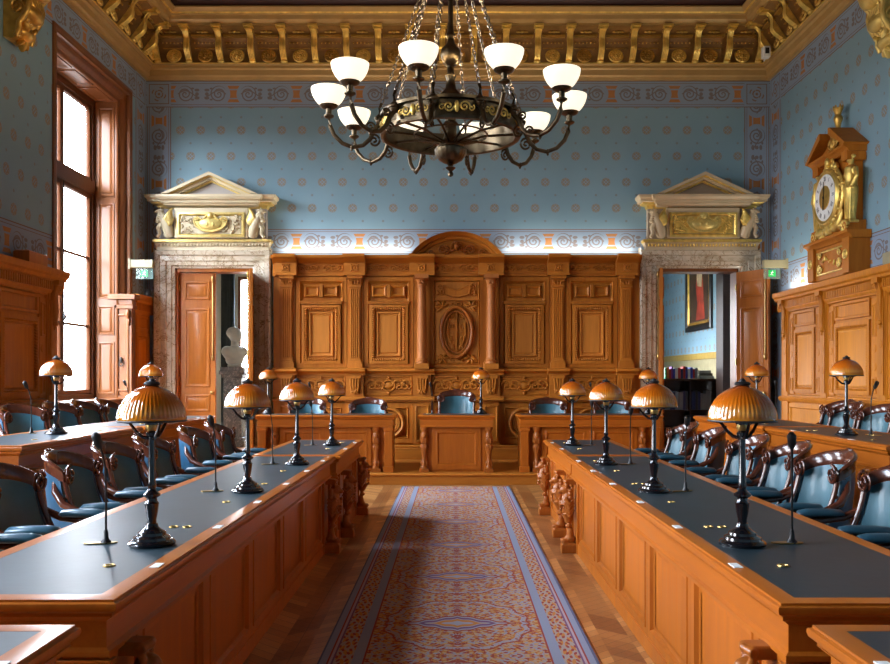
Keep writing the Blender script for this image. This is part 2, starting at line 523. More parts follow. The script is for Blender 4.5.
def window(i, y0, y1):
    W = struct('window_%d' % i, 'tall oak casement window, white daylight outside' if i == 3 else None, (XL, (y0 + y1) / 2, WZ0))
    xi = XL - .50
    # panelled reveal boards on both jambs and the head
    b = B()
    for (yy, s) in ((y0, 1), (y1, -1)):
        ya, yb = sorted((yy - s * .119, yy + s * .03))
        b.box(XL - .59, XL - .13, ya, yb, WZ0, WZ1 + .1)
    b.box(XL - .59, XL - .13, y0 - .1, y1 + .1, WZ1 - .03, WZ1 + .119)
    M1 = Matrix(((1, 0, 0, 0), (0, 0, -1, y1 - .03), (0, 1, 0, 0), (0, 0, 0, 1)))
    M0 = Matrix(((1, 0, 0, 0), (0, 0, 1, y0 + .03), (0, 1, 0, 0), (0, 0, 0, 1)))
    for M in (M1, M0):
        for z0, z1 in ((1.2, 2.0), (2.1, 2.55), (2.65, 4.1), (4.2, 5.55)):
            b.rings(xi + .09, XL - .16, z0, z1, [(0, 0), (0, .012), (.025, .016), (.04, .002), (.055, .012), (.075, .012)], M=M, cap1=True)
    MH = Matrix(((1, 0, 0, 0), (0, 1, 0, 0), (0, 0, -1, WZ1 - .03), (0, 0, 0, 1)))
    for k in range(3):
        a = y0 + .1 + k * (y1 - y0 - .1) / 3
        b.rings(xi + .08, XL - .16, a, a + (y1 - y0 - .1) / 3 - .1, [(0, 0), (0, .012), (.03, .016), (.05, .002)], M=MH)
    b.build('reveal_panelling', winw, W)
    # casing
    b = B(WL(XL))
    pr = [(-.22, 0), (-.22, .022), (-.18, .030), (-.16, .018), (-.12, .016), (-.115, -.03), (-.08, -.035), (-.05, -.06), (-.02, -.10), (.02, -.11), (.03, -.13)]
    b.rings(y0, y1, WZ0 - .2, WZ1, pr)
    b.build('casing', winw, W)
    b = B(); b.box(XL - .59, XL + .05, y0 - .1, y1 + .1, WZ0 - .09, WZ0 + .02); b.build('sill', winw, W, bevel=.008)
    # frame and sashes
    ym = (y0 + y1) / 2; zt = 4.30
    b = B()
    b.rings(y0 + .03, y1 - .03, WZ0, WZ1 - .03, [(0, -.05), (0, .05), (.09, .05), (.10, .02), (.10, -.05)], M=WL(xi))
    b.box(xi - .05, xi + .07, y0 + .1, y1 - .1, zt - .09, zt + .09)
    b.build('window_frame', sashw, W)
    for z0, z1, bars in ((WZ0 + .1, zt - .09, (2.22, 3.24)), (zt + .09, WZ1 - .12, ())):
        for a, c in ((y0 + .13, ym), (ym, y1 - .13)):
            b = B(WL(xi))
            b.rings(a, c, z0, z1, [(0, -.03), (0, .03), (.055, .03), (.065, .015), (.065, -.03)])
            for zb in bars: b.box(a + .05, c - .05, zb - .018, zb + .018, -.015, .02)
            s = b.build('sash', sashw, W)
            B(WL(xi)).box(a + .05, c - .05, z0 + .05, z1 - .05, -.004, .002).build('pane', glassm, s, smooth=0)
        # espagnolette rod on the meeting stiles
    b = B(); b.tube([(xi + .05, ym, WZ0 + .2), (xi + .05, ym, zt - .1)], .009, 6)
    b.ell((xi + .06, ym, 2.3), (.03, .02, .05)); b.tube([(xi + .07, ym, 2.3), (xi + .12, ym - .02, 2.27), (xi + .11, ym - .05, 2.2)], .01, 6)
    b.build('espagnolette', iron, W)
for i, (a, c) in enumerate(WIN): window(i + 1, a, c)
for i, (a, c) in enumerate(FW):
    W = struct('window_%d' % (6 + i), None, (a, YF, WZ0)); b = B(Matrix(((1, 0, 0, 0), (0, 0, 1, YF - .15), (0, 1, 0, 0), (0, 0, 0, 1))))
    b.rings(a, c, WZ0, WZ1, [(0, -.05), (0, .05), (.1, .05), (.1, -.05)]); b.box((a + c) / 2 - .05, (a + c) / 2 + .05, WZ0, WZ1, -.04, .04); b.box(a, c, 4.2, 4.38, -.04, .04)
    b.build('window_frame', winw, W)

# ------------------------------------------------------------------ raised floors
d = B(); d.box(XL + .01, XR - .01, 11.79, YB - .001, 0.001, DZ - .03)
d.build('riser', oakx, (D := struct('floor_dais', 'raised oak dais below the carved panelling', (0, 11.79, 0))), smooth=0)
B().box(XL + .01, XR - .01, 11.76, YB - .001, DZ - .03, DZ).build('dais_top', oakx, D, bevel=.01)
for s, nm in ((-1, 'floor_tier_left'), (1, 'floor_tier_right')):
    a, c = sorted((s * 2.93, (XL + .01) if s < 0 else (XR - .01)))
    T = struct(nm, None, (s * 2.93, 0, 0))
    B().box(a, c, YF + .01, 11.6, .001, TZ - .03).build('riser', oaky, T, smooth=0)
    a, c = sorted((s * 2.90, (XL + .01) if s < 0 else (XR - .01)))
    B().box(a, c, YF + .01, 11.62, TZ - .03, TZ).build('tier_top', floorm, T, bevel=.008)

# ------------------------------------------------------------------ gilded cornice
def cornice():
    C = struct('trim_1', 'deep gilded cornice with scroll consoles and rosettes', (0, YB, 6.27))
    x0, x1, y0, y1 = XL, XR, YF, YB
    def ring(name, mat, prof):
        b = B(); b.rings(x0, x1, y0, y1, prof); return b.build(name, mat, C, smooth=25)
    ring('lower_moulding', buff, [(0, 6.26), (.05, 6.26), (.06, 6.30), (.09, 6.32), (.10, 6.40), (.13, 6.42), (.13, 6.46), (.17, 6.48), (.10, 6.485)])
    pf = [(.10, 6.48)] + [(.10 + .36 * (1 - cos(t * PI / 2)), 6.48 + .46 * sin(t * PI / 2)) for t in [i / 8 for i in range(9)]] + [(.5, 6.95)]
    ring('cove', cove, pf)
    ring('gilt_fillet', gold, [(.165, 6.474), (.18, 6.478), (.18, 6.492), (.15, 6.494)])
    ring('upper_moulding', buff, [(.44, 6.95), (.50, 6.955), (.50, 6.99), (.53, 7.0), (.56, 7.03), (.57, 7.09), (.60, 7.10), (.61, 7.115), (.63, 7.12), (.65, 7.15), (.67, 7.165), (.67, 7.19), (.62, 7.20)])
    ring('gilt_bead', gold, [(.60, 7.10), (.615, 7.102), (.625, 7.118), (.62, 7.13)])
    # consoles
    def console_b(M):
        b = B(M); P = []
        N = 22
        for i in range(N + 1):
            t = i / N; v = 6.49 + t * .46
            n = .155 + .33 * (t ** 1.15) + .07 * sin(t * 2 * PI - .4) * (1 - .2 * t) + .03
            P.append((n, v))
        for k in range(4):
            u = -.036 + k * .024
            b.tube([(u, v, n) for n, v in P], [.0135] * (N + 1), 6)
        b.prism([(n - .012, v) for n, v in P] + [(.46, 6.95), (.12, 6.49)], -.036, .036, M=Matrix(((0, 0, 1, 0), (0, 1, 0, 0), (1, 0, 0, 0), (0, 0, 0, 1))))
        b.box(-.075, .075, 6.935, 6.965, .30, .56); b.box(-.055, .055, 6.90, 6.935, .33, .53)
        b.ell((0, 6.50, .20), (.06, .03, .03), 8, 5)
        return b
    def disc_b(M, flat):
        b = B(M); nv, nn = 6.60, .175
        T = Matrix.Translation((0, nv, nn)) @ Matrix.Rotation(-.28, 4, 'X')
        b.torus((0, 0, .0), .105, .016, 22, 6, M=T); b.torus((0, 0, .012), .045, .012, 16, 6, M=T)
        for k in range(12):
            a = 2 * PI * k / 12
            if flat: leaf(b2 := B(M @ T), (.05 * cos(a), .05 * sin(a), .008), .05, .018, .012, a); b.v, b.f = merge_b(b, b2)
            else: b2 = B(M @ T); b2.ell((.075 * cos(a), .075 * sin(a), .008), (.018, .018, .012), 6, 4); b.v, b.f = merge_b(b, b2)
        b.ell((0, 0, .01), (.026, .026, .022), 8, 6, M=T)
        b.lathe([(.118, -.015), (.118, 0), (.0, .004)], 20, M=T)
        return b
    def beads_b(M, w):
        b = B(M)
        for k in range(6): b.ell((-w / 2 + (k + .5) * w / 6, 6.775, .25), (.013, .018, .012), 6, 4)
        b.box(-w / 2, w / 2, 6.845, 6.872, .27, .345)
        b.box(-w / 2 + .02, w / 2 - .02, 6.70, 6.71, .185, .215)
        for s in (-1, 1): leaf(b, (0, 6.905, .36), s * .10, .03, .018, 0)
        b.ell((0, 6.905, .37), (.035, .022, .02), 8, 5)
        return b
    def merge_b(b, b2):
        o = len(b.v); return b.v + b2.v, b.f + [[i + o for i in f] for f in b2.f]
    def make(M, nm, w):
        c = console_b(M).build('console', gold, C, smooth=50)
        return c
    step = .505
    base_c = base_d = base_d2 = base_b = None
    spots = []
    n = 20; st = (XR - XL) / n
    for i in range(n): spots.append(('b', XL + st * (i + .5)))
    for k in range(10):
        yy = YB - .56 - .505 * k
        spots.append(('l', yy)); spots.append(('r', yy))
    I4 = Matrix.Identity(4)
    base_c = console_b(I4).build('console', gold, C, smooth=50); 
    base_d = disc_b(I4, True).build('rosette', dimgold, C, smooth=50)
    base_d2 = disc_b(I4, False).build('rosette', gold, C, smooth=50)
    base_b = beads_b(I4, .36).build('bead_row', dimgold, C, smooth=50)
    first = {}
    Ci = Matrix.Translation(-Vector((0, YB, 6.27)))
    # builders above ran in parent space offset: undo it per instance
    off = Matrix.Translation(Vector((0, YB, 6.27)))
    def put(src, M):
        L = Ci @ M @ off
        if src.name not in first: first[src.name] = 1; src.matrix_local = L; return
        part_copy(src, L, C)
    for i, (k, t) in enumerate(spots):
        if k == 'b': M = WB(t, YB); Md = WB(t + st / 2, YB); last = i == n - 1
        elif k == 'l': M = WL(XL, t); Md = WL(XL, t + .2525); last = False
        else: M = WR(XR, t); Md = WR(XR, t + .2525); last = False
        put(base_c, M)
        if not last:
            put(base_d if i % 2 else base_d2, Md); put(base_b, Md)
    put(base_d, WB(XL + .26, YB)) if False else None
    return C
cornice()
def ceiling_beams():
    b = B()
    b.rings(XL + .62, XR - .62, YF + .62, YB - .62, [(-.03, 7.16), (0, 7.20), (.05, 7.21), (.12, 7.25), (.13, 7.33), (.20, 7.35), (.22, ZC)])
    b.build('frame', ceilm, T := struct('trim_2', None, (0, 0, 7.3)))
ceiling_beams()

# gilded corbels under the cornice on the side walls
def corbel(name_side, M, loc, label):
    t = thing('gilded_corbel', label, 'corbel', loc)
    b = B(M @ Matrix.Translation((0, 0, .0545)))
    Mp = Matrix(((0, 0, 1, 0), (0, 1, 0, 0), (1, 0, 0, 0), (0, 0, 0, 1)))
    pr = [(-.05, 5.22), (.05, 5.20), (.10, 5.23), (.13, 5.30), (.13, 5.38), (.17, 5.42), (.22, 5.50), (.24, 5.60), (.22, 5.68), (.26, 5.73), (.33, 5.84), (.36, 5.96), (.34, 6.06), (.38, 6.14), (.42, 6.18), (-.05, 6.18)]
    b.prism(pr, -.15, .15, M=Mp)
    for (n0, v0, w, h_) in ((.10, 5.30, .16, .08), (.20, 5.52, .18, .11), (.29, 5.82, .21, .15), (.31, 5.98, .20, .12)): b.ell((0, v0, n0), (w, h_, .10), 14, 8)
    for u in (-.09, -.03, .03, .09): b.tube([(u, v, n + .015) for n, v in pr[3:14]], .024, 6)
    for s in (-1, 1):
        b.tube([(s * .16, v, n) for n, v in pr[2:14]], .032, 7)
        b.tube([(s * .17, 5.98 + r * sin(t_), .20 + r * cos(t_)) for t_, r in [(k * .45, .13 * (1 - k / 24)) for k in range(22)]], .026, 6)
        b.tube([(s * .16, 5.55 + r * sin(t_), .11 + r * cos(t_)) for t_, r in [(k * .45, .09 * (1 - k / 24)) for k in range(22)]], .02, 6)
        for k in range(4): leaf(b, (s * .04, 5.30 + k * .22, .17 + .06 * k), .15, .06, .05, PI / 2 - s * .7)
    acanthus(b, (0, 5.26, .09), .16, .05, 5, -PI / 2, PI * .9)
    b.box(-.24, .24, 6.16, 6.26, -.054, .42)
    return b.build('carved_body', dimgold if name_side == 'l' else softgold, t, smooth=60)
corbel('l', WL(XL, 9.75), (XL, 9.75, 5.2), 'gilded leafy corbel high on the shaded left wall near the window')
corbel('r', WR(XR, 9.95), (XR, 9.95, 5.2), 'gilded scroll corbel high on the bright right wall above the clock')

# ================================================================== WALL PANELLING (back)
def dentils(b, u0, u1, v0, v1, n0, n1, st=.035):
    k = max(2, int((u1 - u0) / st)); s = (u1 - u0) / k
    for i in range(k): b.box(u0 + s * (i + .2), u0 + s * (i + .8), v0, v1, n0, n1)
def ropeframe(b, u0, u1, v0, v1, n, r=.016, st=.03):
    def run(a, c, fixed, vert):
        k = max(3, int(abs(c - a) / st))
        for i in range(k):
            t = a + (c - a) * (i + .5) / k
            p = (fixed, t, n) if vert else (t, fixed, n)
            b.ell(p, (r * (1.0 if vert else .8), r * (.8 if vert else 1.0), r), 6, 4)
    run(u0, u1, v0, False); run(u0, u1, v1, False); run(v0, v1, u0, True); run(v0, v1, u1, True)
PM = [(-.05, 0), (-.045, .03), (-.02, .035), (-.01, .015), (.0, .012), (.03, .012), (.045, .03), (.06, .03), (.07, .006), (.10, .004)]

def back_panelling():
    X0, X1 = -2.90, 2.98; xc = .04; zb = DZ; top = 3.44
    P = thing('wall_panelling', 'tall carved honey-oak panelling with arched centre behind the dais desks', 'panelling', (xc, YB, zb))
    M = WB(xc, YB - .001) @ Matrix.Diagonal((1, .988, 1.3, 1)); e0, e1 = X0 - xc, X1 - xc
    b = B(M); b.box(e0, e1, zb, 3.40, 0, .08); b.build('back_board', oakv, P)
    # base
    b = B(M); b.box(e0, e1, zb, .34, .08, .20); b.box(e0, e1, .34, .38, .08, .17); b.build('plinth', oakx, P, bevel=.008)
    # chair-rail shelf, waist frieze and ledge
    b = B(M)
    def band(prof, blocks, ext=.07):
        """horizontal moulding breaking forward over each pilaster"""
        for (a, c, h) in blocks:
            # prof [(n, v)]
            pts = [(n + h, v) for n, v in prof]
            poly = [(0.08, pts[0][1])] + pts + [(0.08, pts[-1][1])]
            b.prism(poly, a, c, M=Matrix(((0, 0, 1, 0), (0, 1, 0, 0), (1, 0, 0, 0), (0, 0, 0, 1))))
    piers = [-2.71, -1.62, -.55, .55, 1.62, 2.71]
    def segs(hw, out):
        s = [(e0, e1, 0)]
        for p in piers: s.append((p - hw - (.03 if abs(p) < 1 else 0), p + hw + (.03 if abs(p) < 1 else 0), out))
        return s
    band([(.12, 1.08), (.14, 1.085), (.14, 1.10), (.17, 1.11), (.17, 1.135), (.13, 1.16), (.13, 1.17)], segs(.17, .05))
    b.build('ledge', oakx, P)
    b = B(M); band([(.13, 1.52), (.13, 1.54), (.17, 1.56), (.19, 1.58), (.19, 1.61), (.13, 1.63)], segs(.17, .07)); b.build('shelf_moulding', oakx, P)
    b = B(M); band([(.11, 3.12), (.13, 3.12), (.13, 3.15), (.12, 3.16), (.12, 3.32), (.15, 3.335), (.17, 3.36), (.24, 3.39), (.25, 3.41), (.25, 3.44), (.10, 3.44)], segs(.17, .09)); b.build('cornice', oakx, P)
    # waist frieze carvings + piers
    b = B(M); b.box(e0, e1, 1.17, 1.52, .08, .115)
    for p in piers:
        b.box(p - .14, p + .14, 1.17, 1.52, .08, .18)
    b.build('waist_frieze', oakx, P)
    for i in range(5):
        a, c = piers[i] + .16, piers[i + 1] - .16; m = (a + c) / 2
        b = B(M)
        b.rings(a, c, 1.19, 1.50, [(0, .11), (0, .125), (.015, .13), (.025, .115)])
        b.torus((m, 1.345, .13), .085, .016, 20, 6, a=1.15); b.ell((m, 1.345, .125), (.075, .06, .02), 12, 6)
        w = (c - a) / 2 - .12
        for s in (-1, 1): leaf(b, (m, 1.345 + s * .09, .13), .07 * 1, .04, .02, s * PI / 2)
        b.build('frieze_cartouche', oakv, P, smooth=50)
        for q0, q1 in ((m + .10, c - .04), (a + .04, m - .10)):
            b = B(M); rinceau(b, q0, q1, 1.345, .24, 3 if w > .3 else 2, .13); b.build('frieze_carving', oakv, P, smooth=50)
    for p in piers:
        b = B(M)
        for k in range(4): b.tube([(p - .07 + k * .047, 1.50, .20), (p - .06 + k * .04, 1.36, .215), (p - .045 + k * .03, 1.22, .195)], .015, 6)
        b.box(p - .10, p + .10, 1.46, 1.51, .18, .22); acanthus(b, (p, 1.30, .20), .10, .02, 5, -PI / 2, PI * .8)
        b.build('carved_bracket', oakv, P, smooth=50)
    # lower zone: framed panels with a large ring
    for i in range(5):
        a, c = piers[i] + .15, piers[i + 1] - .15; m = (a + c) / 2
        b = B(M); b.rings(a, c, .42, 1.06, [(0, .08), (0, .11), (.07, .11), (.08, .12), (.10, .09), (.12, .085)])
        b.build('lower_frame', oakv, P)
        if i != 2:
            b = B(M); b.torus((m, .74, .10), .23, .030, 32, 8); b.torus((m, .74, .10), .17, .010, 28, 6); b.lathe([(.16, .085), (.15, .1), (.05, .1), (0, .11)], 24, c=(m, .74, 0)); b.build('round_moulding', oakp, P, smooth=40)
    for p in piers:
        b = B(M); b.box(p - .14, p + .14, .38, 1.08, .08, .16); b.rings(p - .11, p + .11, .44, 1.03, [(0, .16), (.0, .172), (.02, .176), (.03, .163)]); b.build('lower_pier', oakv, P)
    # upper piers: fluted pilasters, two round columns at the centre
    for p in piers:
        cen = abs(p) < 1
        b = B(M)
        b.box(p - .13, p + .13, 1.61, 3.12, .08, .11)
        b.box(p - .12, p + .12, 1.63, 1.72, .11, .21 if cen else .17); b.box(p - .105, p + .105, 1.72, 1.75, .11, .20 if cen else .165)
        if cen:
            b.box(p - .115, p + .115, 1.61, 1.70, .10, .31)
        b.build('pier_base', oakv, P, bevel=.004)
        b = B(M)
        if cen:
            pr = [(.092, 1.70), (.092, 1.73), (.082, 1.74), (.09, 1.76), (.078, 1.785), (.075, 1.80), (.077, 2.2), (.066, 2.92), (.074, 2.93), (.074, 2.95), (.066, 2.96), (.085, 3.04), (.1, 3.06)]
            b.lathe(pr, 24, c=(p, 0, .21), ax='y')
            b.box(p - .11, p + .11, 3.06, 3.12, .10, .32)
            acanthus(b, (p, 2.99, .28), .07, .02, 5, PI / 2, PI)
            b.build('column', wood('column_oak', (.27, .08, .018), (.48, .17, .045), 'z', .45, .0) if 'column_oak' not in bpy.data.materials else bpy.data.materials['column_oak'], P, smooth=40)
        else:
            b.box(p - .085, p + .085, 1.75, 2.94, .11, .145)
            for k in range(5): b.tube([(p - .062 + k * .031, 1.80, .146), (p - .062 + k * .031, 2.90, .146)], .0105, 6)
            b.box(p - .10, p + .10, 2.94, 2.965, .11, .165); b.box(p - .12, p + .12, 3.07, 3.12, .11, .20)
            b.box(p - .09, p + .09, 2.965, 3.07, .11, .15)
            for s in (-1, 1): b.tube(spiral((p + s * .07, 3.04, .17), .032, 1.3, 0, s, 12), .010, 5)
            for k in range(3): leaf(b, (p - .045 + .045 * k, 2.975, .155), .07, .03, .015, PI / 2)
            b.build('pilaster', oakv, P, smooth=40)
        b = B(M); b.torus((p, 3.24, .21), .045, .014, 16, 6); b.ell((p, 3.24, .21), (.02, .02, .018), 8, 5)
        for k in range(4):
            a = PI / 4 + k * PI / 2; b.ell((p + .075 * cos(a), 3.24 + .065 * sin(a), .212), (.014, .014, .01), 6, 4)
        b.build('frieze_rosette', oakv, P, smooth=50)
    # upper frieze leaf carving between the piers
    for i in range(5):
        a, c = piers[i] + .19, piers[i + 1] - .19
        for q0 in (a, c - .30):
            b = B(M); rinceau(b, q0, q0 + .30, 3.24, .16, 3, .13); b.build('frieze_carving', oakv, P, smooth=50)
    # big panels
    for i in (0, 1, 3, 4):
        a, c = piers[i] + .14, piers[i + 1] - .14; m = (a + c) / 2
        b = B(M)
        b.rings(a, c, 1.64, 3.10, [(0, .08), (0, .115), (.055, .115), (.065, .125), (.08, .10), (.10, .09)])
        b.box(m - .33, m + .33, 2.665, 2.70, .08, .15); b.box(m - .35, m + .35, 2.70, 2.715, .08, .165)
        # outer frame of the picture panel
        b.rings(m - .31, m + .31, 1.70, 2.655, [(0, .08), (0, .135), (.045, .14), (.055, .125), (.09, .12), (.095, .10), (.12, .098)])
        b.build('panel_frame', oakv, P)
        b = B(M); ropeframe(b, m - .245, m + .245, 1.765, 2.59, .13, .02, .034); b.build('rope_moulding', oakp, P, smooth=60)
        b = B(M); b.rings(m - .20, m + .20, 1.81, 2.545, [(0, .10), (.012, .125), (.03, .125), (.04, .105), (.06, .1), (.075, .112)], cap1=True); b.build('centre_panel', oakp, P)
        for s in (-1, 1):
            b = B(M); b.rings(m + s * .15 - .12, m + s * .15 + .12, 2.78, 2.97, [(0, .08), (0, .11), (.02, .13), (.045, .115), (.05, .10)], cap1=True); b.build('small_panel', oakv, P)
        b = B(M); b.box(m - .03, m + .03, 2.77, 2.98, .08, .14); b.build('divider', oakv, P, bevel=.005)
    # centre bay: cartouche panel and oval coat of arms
    b = B(M)
    b.rings(-.42, .42, 1.64, 3.10, [(0, .08), (0, .12), (.045, .12), (.06, .135), (.075, .10), (.09, .095)])
    b.box(-.38, .38, 2.72, 2.745, .08, .16)
    b.build('panel_frame', oakv, P)
    b = B(M); b.box(-.34, .34, 1.70, 2.72, .08, .10); b.box(-.34, .34, 2.745, 3.03, .08, .10); b.build('carved_ground', oakp, P)
    b = B(M)
    b.torus((0, 2.21, .14), .40, .035, 44, 8, a=.62); b.torus((0, 2.21, .155), .335, .012, 40, 6, a=.60)
    for k in range(60):
        a = 2 * PI * k / 60; b.ell((.248 * cos(a), 2.21 + .40 * sin(a), .165), (.011, .016, .012), 6, 4)
    b.build('oval_wreath', carve, P, smooth=60)
    b = B(M)
    b.box(-.008, .008, 1.90, 2.56, .10, .15); b.box(-.17, .17, 2.21, 2.222, .10, .135)
    pts = [(-.15, 2.38), (.15, 2.38), (.15, 2.12), (.08, 2.0), (0, 1.95), (-.08, 2.0), (-.15, 2.12)]
    b.prism(pts, .10, .115)
    for s in (-1, 1):
        for (u, v, r, a) in ((.09, 2.46, .05, 1), (.085, 2.30, .045, 2), (.10, 2.10, .05, 0), (.07, 1.97, .04, 3), (.05, 2.53, .03, 0)):
            b.tube(spiral((s * u, v, .13), r, 1.3, a, s, 14), .010, 5)
            leaf(b, (s * u, v, .12), .06, .03, .02, PI / 2 + s * .6)
        b.tube([(s * .13, 2.36, .13), (s * .15, 2.2, .14), (s * .10, 2.05, .13), (s * .04, 1.93, .13)], .012, 6)
    b.build('coat_of_arms', oakv, P, smooth=60)
    b = B(M)
    for su in (-1, 1):
        for v, d in ((2.62, 1), (1.80, -1)):
            bb_ = B(M); acanthus(bb_, (su * .23, v, .11), .14, .035, 5, PI / 2 * d - su * .6, PI * 1.1); bb_.tube(spiral((su * .28, v + d * .03, .12), .05, 1.4, 0, su * d, 14), .012, 5); bb_.ell((su * .25, v, .11), (.05, .05, .02)); bb_.build('corner_carving', oakv, P, smooth=60)
    scrollpair(b, (0, 1.76, .12), .06, .012, 1.2); scrollpair(b, (0, 2.66, .12), .05, .012, 1.2)
    # upper cartouche
    pts = [(-.22 + .44 * t, 2.93 + (.04 * cos(t * 2 * PI))) for t in [i / 10 for i in range(11)]] + [(.20 - .40 * t, 2.83 - .045 * sin(t * PI)) for t in [i / 10 for i in range(11)]]
    b.prism(pts, .10, .125); b.tube([(p[0], p[1], .13) for p in pts], .012, 6, closed=True)
    for s in (-1, 1):
        b.tube(spiral((s * .26, 2.95, .12), .05, 1.4, 0, s, 14), .012, 5); acanthus(b, (s * .27, 2.82, .11), .09, .02, 4, PI / 2, PI)
    b.build('scroll_carving', oakv, P, smooth=60)
    # arched pediment
    R = .90; zc = 3.44 + .36 - R; 
    def arc(r, n=28, hw=.72):
        a = math.asin(min(1, (3.44 - zc) / r)); return [(r * cos(a + (PI - 2 * a) * i / n), zc + r * sin(a + (PI - 2 * a) * i / n)) for i in range(n + 1)]
    b = B(M)
    prof = [(-.11, .12), (-.11, .20), (-.08, .22), (-.06, .22), (-.05, .28), (-.01, .32), (.0, .34), (.0, .10)]
    v = []; f = []; n = 28
    rings = [arc(R + d, n) for d, h in prof]
    for i in range(n + 1):
        for j, (d, h) in enumerate(prof): v.append((rings[j][i][0], rings[j][i][1], h))
    m_ = len(prof)
    for i in range(n):
        for j in range(m_):
            j2 = (j + 1) % m_; f.append((i * m_ + j, i * m_ + j2, (i + 1) * m_ + j2, (i + 1) * m_ + j))
    f.append(tuple(range(m_))); f.append(tuple(n * m_ + j for j in range(m_)))
    b.add(v, f); b.prism(arc(R - .08), .02, .16)
    b.build('arched_pediment', oakx, P, smooth=30)
    b = B(M)
    for s in (-1, 1):
        b.tube(spiral((s * .22, 3.53, .20), .075, 1.5, 0 if s < 0 else PI, -s, 20), [.018 * (1 - .4 * k / 20) for k in range(21)], 6)
        b.tube(spiral((s * .40, 3.49, .19), .05, 1.4, 0, s, 16), .012, 6)
        acanthus(b, (s * .10, 3.50, .18), .12, .03, 5, PI / 2 - s * .5, PI)
        leaf(b, (s * .45, 3.47, .18), s * .12, .03, .02, 0)
    b.ell((0, 3.58, .21), (.045, .065, .05), 12, 8); b.ell((0, 3.64, .20), (.06, .03, .04)); 
    for k in range(7): b.ell((.065 * cos(PI * k / 6), 3.60 + .05 * sin(PI * k / 6), .20), (.02, .02, .02), 6, 5)
    b.ell((0, 3.575, .26), (.01, .018, .014), 6, 5)
    b.build('mask_carving', carve, P, smooth=60)
    # slim LED batten behind the cornice (real uplight)
    for a, c in ((e0 + .08, -.72), (.72, e1 - .08)):
        B(M).box(a, c, 3.395, 3.415, .03, .055).build('light_batten', emit('led_batten_%d' % (a > 0), (1, .93, .80), 14), P, smooth=0)
back_panelling()

